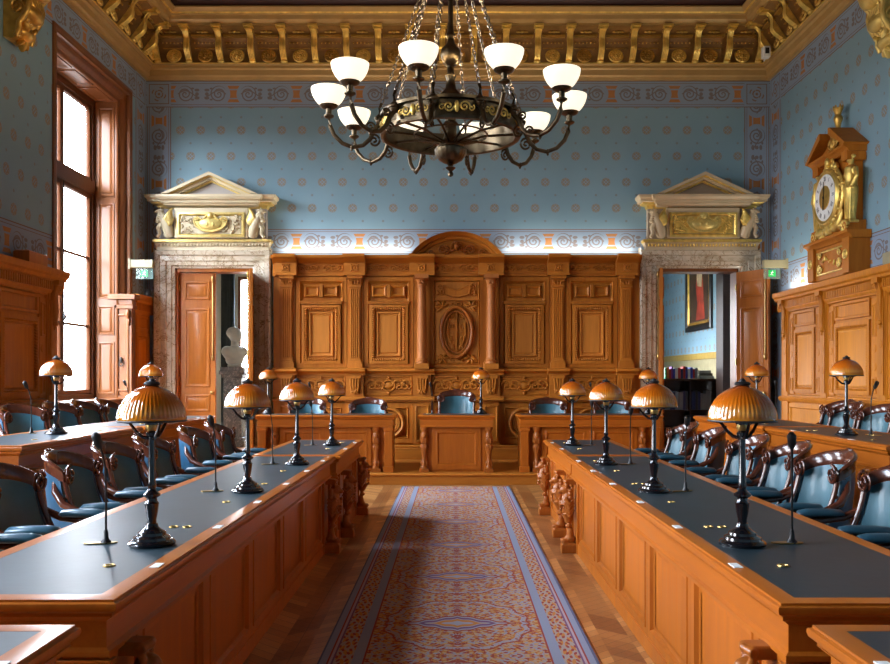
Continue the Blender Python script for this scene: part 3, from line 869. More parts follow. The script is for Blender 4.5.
# ================================================================== SIDE PANELLING
def side_panelling(M, ulist, u0, u1, loc, label, mat_v, mat_p, D_=.16):
    """ulist: pier centres along u"""
    P = thing('wall_panelling', label, 'panelling', loc)
    z0 = TZ; top = 2.72; M = M @ Matrix.Diagonal((1, 1, D_ / .16, 1)); D_ = .16
    b = B(M); b.box(u0, u1, z0, top - .1, 0, D_ - .05); b.build('back_board', mat_v, P, smooth=0)
    Mp = Matrix(((0, 0, 1, 0), (0, 1, 0, 0), (1, 0, 0, 0), (0, 0, 0, 1)))
    b = B(M); b.prism([(0, 2.46), (D_, 2.46), (D_ + .02, 2.49), (D_ + .02, 2.60), (D_ + .07, 2.62), (D_ + .08, 2.65), (D_ + .11, 2.67), (D_ + .12, 2.70), (D_ + .12, 2.74), (0, 2.74)], u0 - .02, u1 + .04, M=Mp)
    b.build('cornice', mat_v, P, smooth=25)
    b = B(M); dentils(b, u0 + .02, u1 - .02, 2.505, 2.60, D_ + .015, D_ + .045, .05); b.build('leaf_band', mat_v, P, smooth=0)
    b = B(M); b.prism([(0, 1.10), (D_ - .02, 1.10), (D_, 1.12), (D_ + .02, 1.15), (D_ - .02, 1.18), (0, 1.18)], u0, u1, M=Mp)
    b.prism([(0, z0), (D_ + .03, z0), (D_ + .03, z0 + .16), (D_, z0 + .19), (0, z0 + .19)], u0, u1, M=Mp)
    b.build('rails', mat_v, P, smooth=25)
    for p in ulist:
        b = B(M); b.box(p - .10, p + .10, 1.18, 2.46, .08, D_)
        b.box(p - .075, p + .075, 1.25, 2.38, D_, D_ + .02); b.box(p - .10, p + .10, z0 + .19, 1.10, .08, D_)
        for v in (1.55, 1.85): b.lathe([(.055, D_ + .018), (.05, D_ + .026), (0, D_ + .029)], 16, c=(p, v, 0))
        b.build('pier', mat_v, P, smooth=30)
        b = B(M); pts = []
        for t in [i / 14 for i in range(15)]: pts.append((D_ + .015 + .075 * t ** 2 + .018 * sin(t * 6.28), 2.10 + t * .50))
        b.prism(pts + [(D_, 2.60), (D_, 2.10)], p - .05, p + .05, M=Mp)
        for k in range(3): b.tube([(p - .033 + .033 * k, v, n + .004) for n, v in pts], .014, 6)
        b.ell((p, 2.10, D_ + .03), (.05, .035, .03)); b.tube(spiral((p, 2.53, D_ + .12), .03, 1.2, 0, 1, 10), .01, 5)
        b.box(p - .075, p + .075, 2.56, 2.62, D_, D_ + .11); b.ell((p, 2.05, D_ + .02), (.02, .03, .02))
        b.build('bracket', mat_v, P, smooth=45)
    ed = [u0] + list(ulist) + [u1]
    for i in range(len(ed) - 1):
        a = ed[i] + (.10 if i > 0 else .04); c = ed[i + 1] - (.10 if i < len(ed) - 2 else .04)
        if c - a < .28: continue
        m = (a + c) / 2; w = c - a
        sw = .17 if w > .9 else 0
        b = B(M)
        if sw:
            for s in (-1, 1):
                q = m + s * (w / 2 - .105)
                b.box(q - .075, q + .075, 1.22, 2.40, .10, .135)
                for v0, v1 in ((1.26, 1.46), (1.94, 2.34)): b.rings(q - .055, q + .055, v0, v1, [(0, .135), (.005, .15), (.02, .15), (.03, .138)])
                for v in (1.58, 1.80): b.lathe([(.05, .134), (.045, .143), (0, .146)], 14, c=(q, v, 0))
        b.rings(a, c, 1.18, 2.46, [(0, .10), (0, .15), (.02, .15), (.03, .12)])
        hw = w / 2 - .05 - sw
        b.rings(m - hw, m + hw, 1.24, 2.16, [(0, .11), (0, .15), (.05, .155), (.06, .13), (.09, .12)])
        b.rings(m - hw, m + hw, 2.20, 2.42, [(0, .11), (0, .145), (.03, .145), (.04, .12)], cap1=True)
        b.build('panel_frame', mat_v, P, smooth=25)
        b = B(M); ropeframe(b, m - hw + .065, m + hw - .065, 1.305, 2.095, .14, .018, .034); b.build('rope_moulding', mat_v, P, smooth=60)
        b = B(M); b.rings(m - hw + .09, m + hw - .09, 1.33, 2.07, [(0, .115), (.015, .13), (.03, .13), (.045, .12)], cap1=True); b.build('centre_panel', mat_p, P)
        b = B(M); b.rings(a, c, z0 + .22, 1.08, [(0, .10), (0, .14), (.06, .14), (.075, .12), (.10, .115)], cap1=True); b.build('lower_panel', mat_p, P)
    return P
RU = [-13.1, -11.75, -10.15, -8.55, -6.95]
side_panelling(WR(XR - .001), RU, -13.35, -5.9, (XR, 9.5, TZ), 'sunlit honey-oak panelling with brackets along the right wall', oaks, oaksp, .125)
side_panelling(WL(XL + .001), [8.95, 10.45], 8.65, 10.62, (XL, 9.6, TZ), 'shaded oak panelling at the left edge before the window', oakv, oakv)
EP = side_panelling(WL(XL + .001), [], 13.36, 14.05, (XL, 13.7, TZ), 'pale-lit oak panelling end between the window and the left door', oakv, oakv, .085)
b = B(); b.box(XL - .20, XL + .09, 13.20, 13.36, TZ, 2.50); b.box(XL - .22, XL + .12, 13.17, 13.36, 2.50, 2.56); b.box(XL - .25, XL + .16, 13.13, 13.36, 2.64, 2.72); b.box(XL - .20, XL + .10, 13.19, 13.36, 2.56, 2.64)
Mw = Matrix(((1, 0, 0, 0), (0, 0, -1, 13.20), (0, 1, 0, 0), (0, 0, 0, 1)))
for z0_, z1_ in ((1.25, 2.42), (.3, 1.10)): b.rings(XL - .16, XL + .05, z0_, z1_, [(-.005, -.01), (0, .012), (.02, .02), (.035, .004)], M=Mw)
b.box(XL - .21, XL + .10, 13.18, 13.36, 1.12, 1.18)
b.ell((XL + .04, 13.19, 2.42), (.04, .05, .08)); b.ell((XL + .05, 13.19, 2.30), (.025, .03, .06))
b.build('end_pier', winw, EP, bevel=.006)
b = B(); b.ell((XL - .06, 13.17, 1.72), (.022, .02, .05)); b.torus((XL - .06, 13.165, 1.66), .03, .008, plane='ac'); b.build('pull_ring', iron, EP)
side_panelling(WL(XL + .001), [4.0, 5.8], 3.84, 5.96, (XL, 4.9, TZ), 'oak panelling between the two windows outside the left edge', oakv, oakv)

# ================================================================== DOORS
def overdoor(xc, name, label, A, Bm, G, side):
    t = thing('overdoor_pediment', label, 'pediment', (xc, YB, 3.5))
    M = WB(xc, YB - .001) @ Matrix.Translation((0, 3.5, 0)) @ Matrix.Diagonal((.975, .975, 1, 1)) @ Matrix.Translation((0, -3.5, 0))
    Mp = Matrix(((0, 0, 1, 0), (0, 1, 0, 0), (1, 0, 0, 0), (0, 0, 0, 1)))
    def mould(hw, prof, mat, nm, ret=True):
        """moulding with returned ends: prof [(out, v)]"""
        v = []; f = []
        for o, z in prof: v += [(-hw - o, z, 0), (-hw - o, z, .12 + o), (hw + o, z, .12 + o), (hw + o, z, 0)]
        for i in range(len(prof) - 1):
            for k in range(3): p = i * 4 + k; f.append((p, p + 1, p + 5, p + 4))
        f.append(tuple((len(prof) - 1) * 4 + k for k in range(4))); f.append((3, 2, 1, 0))
        return B(M).add(v, f).build(nm, mat, t, smooth=25)
    mould(.90, [(0, 3.50), (.02, 3.50), (.02, 3.56), (.04, 3.60), (.05, 3.62)], A, 'lower_ledge')
    mould(.90, [(.03, 3.62), (.07, 3.63), (.07, 3.67), (.04, 3.68)], G, 'gilt_edge')
    b = B(M)
    for k in range(34): 
        u = -.90 + 1.8 * (k + .5) / 34; b.ell((u, 3.58, .155), (.018, .03, .018), 6, 5)
    b.build('leaf_moulding', A if side == 'l' else G, t, smooth=60)
    B(M).box(-.88, .88, 3.68, 4.20, 0, .12).build('body', Bm, t)
    b = B(M); b.box(-.60, .60, 3.68, 4.18, .12, .22); b.build('centre_block', A, t, bevel=.006)
    B(M).rings(-.55, .55, 3.70, 4.10, [(0, .22), (0, .245), (.03, .25), (.05, .235), (.055, .222)]).build('gilt_frame', G, t)
    b = B(M); b.box(-.49, .49, 3.755, 4.045, .22, .225)
    b.build('relief_ground', Bm, t)
    b = B(M); rnd = random.Random(5); b.box(-.485, .485, 3.76, 4.04, .221, .2265)
    for k in range(120):
        u = rnd.uniform(-.47, .47); v = rnd.uniform(3.77, 4.03)
        if abs(u) < .24 and v > 3.80: continue
        leaf(b, (u, v, .232), rnd.uniform(.05, .08), .028, .026, rnd.uniform(0, 6.28), 6)
    for s in (-1, 1):
        for (u, v, r) in ((.31, 3.94, .055), (.41, 3.83, .045), (.43, 3.98, .035)): b.tube(spiral((s * u, v, .235), r, 1.4, 0, s, 14), .009, 5)
    b.build('leaf_relief', A if side == 'l' else G, t, smooth=60)
    # shell cartouche
    b = B(M); pts = []
    for i in range(13):
        a = PI + PI * i / 12; pts.append((.27 * cos(a), 3.97 + .19 * sin(a)))
    pts += [(.25, 4.01), (.19, 4.0), (.13, 3.97), (.08, 4.02), (.04, 4.08), (0, 4.09), (-.04, 4.08), (-.08, 4.02), (-.13, 3.97), (-.19, 4.0), (-.25, 4.01)]
    b.prism(pts, .225, .265)
    b.ell((0, 3.91, .26), (.20, .10, .035), 16, 8); b.tube([(p[0], p[1], .268) for p in pts], .014, 6, closed=True)
    for s in (-1, 1): b.tube(spiral((s * .215, 4.0, .27), .045, 1.2, 0 if s > 0 else PI, -s, 12), .015, 6)
    b.ell((0, 4.04, .27), (.05, .055, .03)); b.ell((-.05, 3.90, .285), (.03, .04, .02)); b.ell((.05, 3.90, .285), (.03, .04, .02))
    b.build('shell_cartouche', softgold, t, smooth=50)
    # winged griffins at the ends
    for s in (-1, 1):
        b = B(M)
        P = [(.66, 3.70, .20), (.69, 3.80, .22), (.73, 3.90, .24), (.77, 3.99, .25), (.80, 4.06, .25), (.83, 4.10, .25)]
        b.tube([(s * u, v, n) for u, v, n in P], [.06, .085, .085, .07, .055, .05], 10)
        for k in range(6): b.ell((s * (.80 + .01 * k), 4.12 - .035 * k, .27), (.05, .03, .035), 8, 6)
        b.ell((s * .835, 4.11, .26), (.055, .04, .04)); b.ell((s * .885, 4.10, .26), (.03, .018, .02)); b.ell((s * .82, 4.155, .25), (.012, .03, .012))
        b.tube([(s * .79, 3.92, .25), (s * .85, 3.84, .26), (s * .83, 3.75, .25), (s * .87, 3.69, .25)], [.05, .04, .028, .03], 8)
        b.build('griffin_body', A, t, smooth=60)
        b = B(M)
        for k in range(5):
            q = k / 4; b.tube([(s * (.79 - .02 * k), 3.90 - .01 * k, .27), (s * (.72 - .02 * k), 4.0 - .02 * k, .29), (s * (.66 - .012 * k), 4.10 - .03 * k, .27), (s * (.63 + .004 * k), 4.16 - .035 * k, .25)], [.026, .038, .034, .012], 6)
        b.build('griffin_wing', G if side == 'r' else softgold, t, smooth=60)
        b = B(M); b.tube(spiral((s * .70, 3.76, .22), .075, 1.5, 0 if s < 0 else PI, s, 22), [.024 * (1 - .4 * k / 22) for k in range(23)], 7)
        b.build('scroll_tail', A, t, smooth=60)
    # cornice and gable
    mould(.88, [(.0, 4.18), (.02, 4.20), (.03, 4.23), (.10, 4.25), (.11, 4.27)], G, 'gilt_moulding')
    mould(.88, [(.11, 4.27), (.15, 4.28), (.15, 4.31), (.18, 4.34), (.19, 4.38), (.10, 4.385)], A, 'horizontal_cornice')
    mould(.62, [(.10, 4.20), (.14, 4.215), (.15, 4.24), (.18, 4.25), (.185, 4.285), (.22, 4.30), (.24, 4.34), (.24, 4.375), (.10, 4.386)], A, 'projecting_cornice')
    hw, zb_, za = .78, 4.385, 4.74
    b = B(M); b.prism([(-hw + .15, zb_), (hw - .15, zb_), (0, za - .08)], 0, .16); b.build('tympanum', Bm, t)
    def rake(name, mat, d0, d1, n0, n1):
        b = B(M); L = math.hypot(hw, za - zb_); nx, nz = -(za - zb_) / L, -hw / L
        for s in (-1, 1):
            # outer line from (s*hw, zb) to (0, za); offset inward
            def pt(d, top):
                sl = (za - zb_) / hw; dv = d * L / hw
                return (0, za - dv) if top else (s * (hw - dv / sl), zb_)
            pts = [pt(d0, False), pt(d0, True), pt(d1, True), pt(d1, False)]
            b.prism(pts, n0, n1)
        b.build(name, mat, t, smooth=0)
    rake('raking_cornice', A, 0, .045, 0, .36); rake('raking_fillet', G, .045, .058, 0, .32); rake('raking_moulding', A, .058, .10, 0, .27); rake('inner_fillet', G, .10, .125, 0, .20)
    return t
overdoor(-3.87, 'l', 'cream and pale gold carved pediment over the left door', cream, lilac, softgold, 'l')
overdoor(3.97, 'r', 'buff and gold carved pediment over the right door', wood_buff := simple('buff_overdoor_paint', (.55, .43, .27), .45, .1, 0, .08, 4), simple('taupe_paint', (.33, .26, .19), .5, 0, 0, .1, 4), gold, 'r')

def casing(i, xc, hw):
    t = struct('door_%d' % i, ('left' if i == 1 else 'right') + ' doorway framed in veined marble', (xc, YB, DZ))
    M = WB(xc, YB - .001); o = .32
    b = B(M)
    pr = [(0, 0.), (0, .05), (.04, .06), (.05, .085), (.12, .09), (.13, .115), (.22, .12), (.23, .15), (.30, .16), (.32, .14), (.32, 0)]
    for s in (-1, 1):
        v = []; f = []; n = len(pr)
        for zz, top in ((DZ, 0), (DTOP, 1)):
            for d, h in pr: v.append((s * (hw + d), zz + (d if top else 0), h))
        for k in range(n - 1): f.append((k, k + 1, n + k + 1, n + k))
        b.add(v, f)
    v = []; f = []
    for s in (-1, 1):
        for d, h in pr: v.append((s * (hw + d), DTOP + d * .88, h))
    n = len(pr)
    for k in range(n - 1): f.append((k, k + 1, n + k + 1, n + k))
    b.add(v, f); b.box(-hw - .34, -hw + .0, DZ, DZ + .22, 0, .19); b.box(hw, hw + .34, DZ, DZ + .22, 0, .19)
    b.build('marble_casing', marb, t, smooth=25)
    b = B()
    b.box(xc - hw, xc - hw + .03, YB, YB + .32, DZ, DTOP); b.box(xc + hw - .03, xc + hw, YB, YB + .32, DZ, DTOP); b.box(xc - hw, xc + hw, YB, YB + .32, DTOP - .05, DTOP)
    b.build('oak_lining', doorw if i == 1 else winw, t)
    return t
def leaf_b(w, h, th=.05):
    """door leaf from hinge (0) to w, thickness along y, z from 0"""
    b = B(); b.box(0, w, -th / 2, th / 2, 0, h)
    for sgn in (-1, 1):
        M = Matrix(((1, 0, 0, 0), (0, 0, sgn, sgn * th / 2), (0, 1, 0, 0), (0, 0, 0, 1)))
        for z0, z1 in ((.12, .62), (.74, 1.02), (1.14, 2.42), (2.56, 2.86)):
            if z1 < h: b.rings(.09, w - .09, z0, z1, [(0, 0), (0, .012), (.012, .018), (.03, .016), (.035, .002), (.06, .002), (.075, .012)], M=M, cap1=True)
    return b
def rod_b(w):
    b = B(); b.tube([(w - .04, -.045, 1.6), (w - .04, -.045, 2.95)], .010, 6); b.ell((w - .04, -.05, 1.62), (.02, .02, .05)); b.ell((w - .04, -.05, 2.9), (.022, .02, .05))
    b.ell((w - .05, -.06, 1.05), (.03, .025, .03)); return b
def set_leaf(t, hinge, w, ang, mirror=False):
    """leaf turned about its hinge"""
    R = Matrix.Translation((hinge[0], hinge[1], DZ + .005)) @ Matrix.Rotation(ang, 4, 'Z') @ (Matrix.Diagonal((-1, 1, 1, 1)) if mirror else Matrix.Identity(4))
    lb = leaf_b(w, DTOP - DZ - .07); b = B(R); b.add([tuple(p) for p in lb.v], lb.f); o = b.build('door_leaf', doorw, t, bevel=.003)
    rb = rod_b(w); b = B(R); b.add([tuple(p) for p in rb.v], rb.f); b.build('bolt_rod', brass, o)
    b = B(R)
    for z in (.35, 1.5, 2.7): b.tube([(0, -.035, z), (0, -.035, z + .1)], .012, 6)
    b.build('hinge', brass, o)
d1 = casing(1, *DOORS['left']); x, h = DOORS['left']
set_leaf(d1, (x - h + .03, YB + .10), h - .03, 0)
set_leaf(d1, (x + h - .03, YB - .02), h - .03, -PI / 2 + .25)
d2 = casing(2, *DOORS['right']); x, h = DOORS['right']
set_leaf(d2, (x - h + .05, YB - .02), h - .03, -PI / 2 - .235)
set_leaf(d2, (x + h - .02, YB - .02), h - .03, -1.02)
# ================================================================== TABLES
def griffin(M, H=.60, tall=1.0):
    """carved winged-lion console leg; local: +x outwards, y across, z up"""
    b = B(M)
    b.box(-.06, .075, -.055, .055, 0, .07); b.box(-.05, .065, -.05, .05, .07, .085)
    for k in (-1, 0, 1): b.ell((.045, k * .028, .10), (.035, .017, .022), 8, 6)     # paw
    b.ell((.0, 0, .115), (.05, .045, .035), 10, 7)
    b.tube([(.0, 0, .12), (-.005, 0, .20), (.005, 0, .27), (.02, 0, .34), (.03, 0, .41), (.02, 0, .47), (.015, 0, .52)], [.036, .026, .034, .056, .062, .048, .04], 12)
    b.ell((.012, 0, .225), (.03, .035, .02), 8, 6)
    b.ell((.035, 0, .535), (.048, .042, .045), 12, 8); b.ell((.078, 0, .52), (.026, .024, .02), 8, 6)    # head, muzzle
    for s in (-1, 1):
        b.ell((.03, s * .035, .575), (.016, .012, .02), 6, 5)
        for k in range(4): b.tube([(.045, s * .045, .47 - .03 * k), (.01, s * (.06), .42 - .035 * k), (-.03, s * .05, .46 - .03 * k)], [.016, .018, .007], 6)
        for k in range(3): b.ell((.0, s * .042, .53 - .03 * k), (.022, .014, .02), 6, 5)
    b.tube([(.03, -.05, .605), (.045, 0, .61), (.03, .05, .605)], .016, 8); b.box(-.06, .03, -.04, .04, .58, .625)
    for k in range(5): b.ell((.085 - .002 * k, 0, .46 - .03 * k), (.012, .024, .013), 8, 5)
    return b

def desk_table(xs, x_in, x_out, y0, y1, z0, H, label, group, gy, seats, name='council_table'):
    """long council table; xs=+1 right side, -1 left; x_in = aisle edge, x_out = chair edge"""
    t = thing(name, label, 'table', (xs * (x_in + x_out) / 2, (y0 + y1) / 2, z0), 0, group)
    S = Matrix.Diagonal((xs, 1, 1, 1)); zt = z0 + H; th = .052
    b = B(S)
    b.rings(x_in, x_out, y0, y1, [(.12, zt - th), (.022, zt - th), (.02, zt - th + .008), (.004, zt - .034), (0, zt - .022), (.002, zt - .012), (.012, zt - .008), (.012, zt - .001), (.018, zt), (.075, zt), (.075, zt - .012)])
    b.build('tabletop', tbly, t, smooth=30)
    B(S).box(x_in + .07, x_out - .07, y0 + .07, y1 - .07, zt - .03, zt - .0005).build('leather_inset', leather, t, smooth=0)
    # apron
    b = B(S); a0, a1, c0, c1 = x_in + .035, x_out - .035, y0 + .035, y1 - .035
    b.rings(a0, a1, c0, c1, [(.025, zt - .19), (.022, zt - .185), (0, zt - .18), (0, zt - .165), (.012, zt - .155), (.012, zt - .075), (.0, zt - .065), (-.015, zt - .055), (-.015, zt - th)])
    b.rings(a0, a1, c0, c1, [(.03, zt - .185), (.03, zt - th)])
    b.build('apron', tbly, t, smooth=25)
    # aisle panel
    xp = x_in + .085
    b = B(S); b.box(xp, xp + .03, y0 + .10, y1 - .10, z0 + .08, zt - .17)
    Mp = Matrix(((0, 0, -1, xp), (1, 0, 0, 0), (0, 1, 0, 0), (0, 0, 0, 1)))
    b.box(xp - .025, xp + .03, y0 + .10, y1 - .10, z0, z0 + .085)
    b.box(xp - .015, xp + .01, y0 + .10, y1 - .10, z0 + .085, z0 + .10)
    b.build('modesty_panel', tblv, t, bevel=.003)
    inner0, inner1 = gy[0] + .16, gy[1] - .16; n = max(1, round((inner1 - inner0) / .78)); st = (inner1 - inner0) / n
    for k in range(n):
        a = inner0 + k * st + .05; c = inner0 + (k + 1) * st - .05
        b = B(S @ Mp)
        b.rings(a, c, z0 + .12, zt - .185, [(-.05, 0), (-.05, .018), (0, .018), (.004, .024), (.018, .024), (.028, .006), (.05, .004)])
        b.build('panel_frame', tblv, t, smooth=25)
    # end posts behind the carved legs and end panels
    for q, e in ((gy[0], y0), (gy[1], y1)):
        B(S).box(xp - .03, xp + .05, q - .10, q + .10, z0, zt - .17).build('corner_post', tblv, t, bevel=.004)
    for e, sg in ((y0, 1), (y1, -1)):
        b = B(S); ya, yb = sorted((e + sg * .08, e + sg * .11)); b.box(xp, x_out - .12, ya, yb, z0, zt - .17)
        yy = e + sg * .08
        Me = Matrix(((1, 0, 0, 0), (0, 0, -sg, yy), (0, 1, 0, 0), (0, 0, 0, 1)))
        b.rings(xp + .14, x_out - .22, z0 + .12, zt - .22, [(0, 0), (0, .012), (.02, .018), (.035, .002), (.06, .002), (.075, .012)], M=Me, cap1=True)
        for x0_, x1_ in ((xp - .045, xp + .10), (x_out - .20, x_out - .08)):
            b.box(x0_, x1_, min(yy, yy - sg * .03), max(yy, yy - sg * .03), z0, zt - .17)
            for k, zz in enumerate((.20, .225, .25)): b.box(x0_ - .012 + .004 * k, x1_ + .012 - .004 * k, min(yy, yy - sg * (.045 - .005 * k)), max(yy, yy - sg * (.045 - .005 * k)), zt - zz - .01, zt - zz + .008)
        b.build('end_panel', tblx, t, bevel=.003)
    for q in gy:
        M = S @ Matrix.Translation((xp - .075, q, z0)) @ Matrix.Rotation(PI, 4, 'Z') @ Matrix.Diagonal((1, 1, (H - .175) / .625, 1))
        griffin(M).build('carved_leg', carve, t, smooth=60, remesh=.0045)
    for i, y in enumerate(seats):
        b = B(S); b.box(x_in + .026, x_in + .058, y - .036, y + .036, zt, zt + .003)
        b.build('label_plate', white, t)['label'] = 'small white card on the table edge'
        b = B(S)
        for dx in (-.030, .030) if i % 2 else (0,):
            b.torus((x_in + .21 + dx, y, zt + .001), .018, .004, 18, 6)
        b.build('grommet', brass, t, smooth=60)['label'] = 'round brass cable grommet'
    return t
seatsA = [3.08, 3.88, 4.66, 5.46, 6.22, 6.97]; seatsB = [8.15, 8.94]
H = .785
desk_table(1, .955, 1.70, 2.56, 7.46, 0, H, 'long right council table with near dark lamp, aisle side, unbroken dark leather top', 'council tables', (2.76, 7.24), seatsA)
desk_table(-1, 1.01, 1.75, 2.60, 7.46, 0, H, 'long left council table with bluish leather top beside the carpet', 'council tables', (2.80, 7.24), seatsA)
desk_table(1, .965, 1.70, 7.49, 9.40, 0, H, 'short right table unit at the far end nearest the dais', 'council tables', (7.95, 9.24), seatsB)
desk_table(-1, .975, 1.75, 7.49, 9.40, 0, H, 'short left table unit at the far end nearest the dais', 'council tables', (7.95, 9.24), seatsB)
desk_table(1, .955, 1.70, .35, 2.36, 0, H, 'table corner cut off at the bottom right of the photo', 'council tables', (.6, 2.16), [2.0])
desk_table(-1, 1.01, 1.75, .35, 2.36, 0, H, 'table corner cut off at the bottom left of the photo', 'council tables', (.6, 2.16), [2.0])
for s, a, wd in ((1, 'right', 'sunlit wall panelling'), (-1, 'left', 'window')):
    desk_table(s, 3.02, 3.77, 6.08, 8.46, TZ, H, 'raised back-row table on the %s, nearer unit with one lamp' % a, 'raised back-row tables', (6.3, 8.24), [6.7, 7.85], 'council_table')
    desk_table(s, 3.02, 3.77, 8.52, 11.0, TZ, H, 'raised back-row table on the %s, farther unit toward the door' % a, 'raised back-row tables', (8.74, 10.8), [9.0, 9.6, 10.4], 'council_table')

# ------------------------------------------------------------------ dais desks
def dais_desk(x0, x1, label, posts):
    y0, y1, z0, zt = 11.90, 12.52, DZ, DZ + .785
    t = thing('dais_desk', label, 'desk', ((x0 + x1) / 2, (y0 + y1) / 2, z0), 0, 'desks on the dais')
    b = B(); b.rings(x0, x1, y0, y1, [(.1, zt - .05), (.02, zt - .05), (.018, zt - .04), (.0, zt - .025), (0, zt - .012), (.01, zt - .002), (.016, zt), (.07, zt), (.07, zt - .01)])
    b.build('desktop', tblx, t, smooth=30)
    B().box(x0 + .065, x1 - .065, y0 + .065, y1 - .065, zt - .03, zt - .0006).build('leather_inset', leather, t, smooth=0)
    b = B(); b.rings(x0 + .03, x1 - .03, y0 + .03, y1 - .03, [(.03, zt - .17), (.0, zt - .165), (0, zt - .15), (.01, zt - .145), (.01, zt - .06), (-.01, zt - .05)]); b.rings(x0 + .03, x1 - .03, y0 + .03, y1 - .03, [(.03, zt - .17), (.03, zt - .04)]); b.build('apron', tblx, t, smooth=25)
    b = B(); b.box(x0 + .10, x1 - .10, y0 + .12, y0 + .15, z0, zt - .16)
    M = Matrix(((1, 0, 0, 0), (0, 0, -1, y0 + .12), (0, 1, 0, 0), (0, 0, 0, 1)))
    w = x1 - x0; k = 1 if w < 1.3 else 2; a = x0 + (.2 if w < 1.3 else .34); c = x1 - (.2 if w < 1.3 else .34); st = (c - a) / k
    for i in range(k):
        b.rings(a + i * st, a + (i + 1) * st, z0 + .03, zt - .17, [(0, 0), (0, .02), (.05, .02), (.055, .026), (.075, .026), (.09, .006), (.12, .006)], M=M)
    b.build('front_panel', tblv, t, bevel=.002)
    for s, xx in ((-1, x0), (1, x1)):
        b = B(); xa, xb = sorted((xx - s * .05, xx - s * .08)); b.box(xa, xb, y0 + .1, y1 - .05, z0, zt - .16); b.build('side_panel', tblv, t)
        if posts:
            b = B(); cx = xx - s * .10; b.box(cx - .055, cx + .055, y0 + .04, y0 + .15, z0, zt - .16); b.box(cx - .07, cx + .07, y0 + .025, y0 + .165, z0, z0 + .08); b.box(cx - .068, cx + .068, y0 + .028, y0 + .162, zt - .22, zt - .17); b.build('square_post', tblv, t, bevel=.004)
        cx = xx - s * (.27 if posts else .09)
        b = B(Matrix.Translation((cx, y0 + .085, z0)))
        b.box(-.062, .062, -.06, .06, 0, .05); b.lathe([(.05, .05), (.055, .07), (.04, .09), (.048, .12), (.036, .16), (.030, .22), (.040, .28), (.052, .33), (.05, .37), (.035, .39), (.05, .42), (.056, .47), (.05, .52), (.034, .55), (.045, .575), (.055, .59), (.055, .625)], 14)
        for q in range(6):
            an = q * PI / 3; b.ell((.045 * cos(an), .045 * sin(an), .44), (.016, .016, .05), 6, 6); b.ell((.04 * cos(an + .5), .04 * sin(an + .5), .12), (.017, .017, .035), 6, 6); b.ell((.045 * cos(an), .045 * sin(an), .34), (.014, .014, .03), 6, 5)
        b.ell((0, -.05, .49), (.028, .022, .03)); b.build('carved_leg', carve, t, smooth=60)
    return t
dais_desk(-.50, .57, 'small centre desk on the dais in front of the tall chair', False)
dais_desk(-2.74, -.80, 'long desk on the dais left of the centre desk', True)
dais_desk(.87, 2.87, 'long desk on the dais right of the centre desk', True)

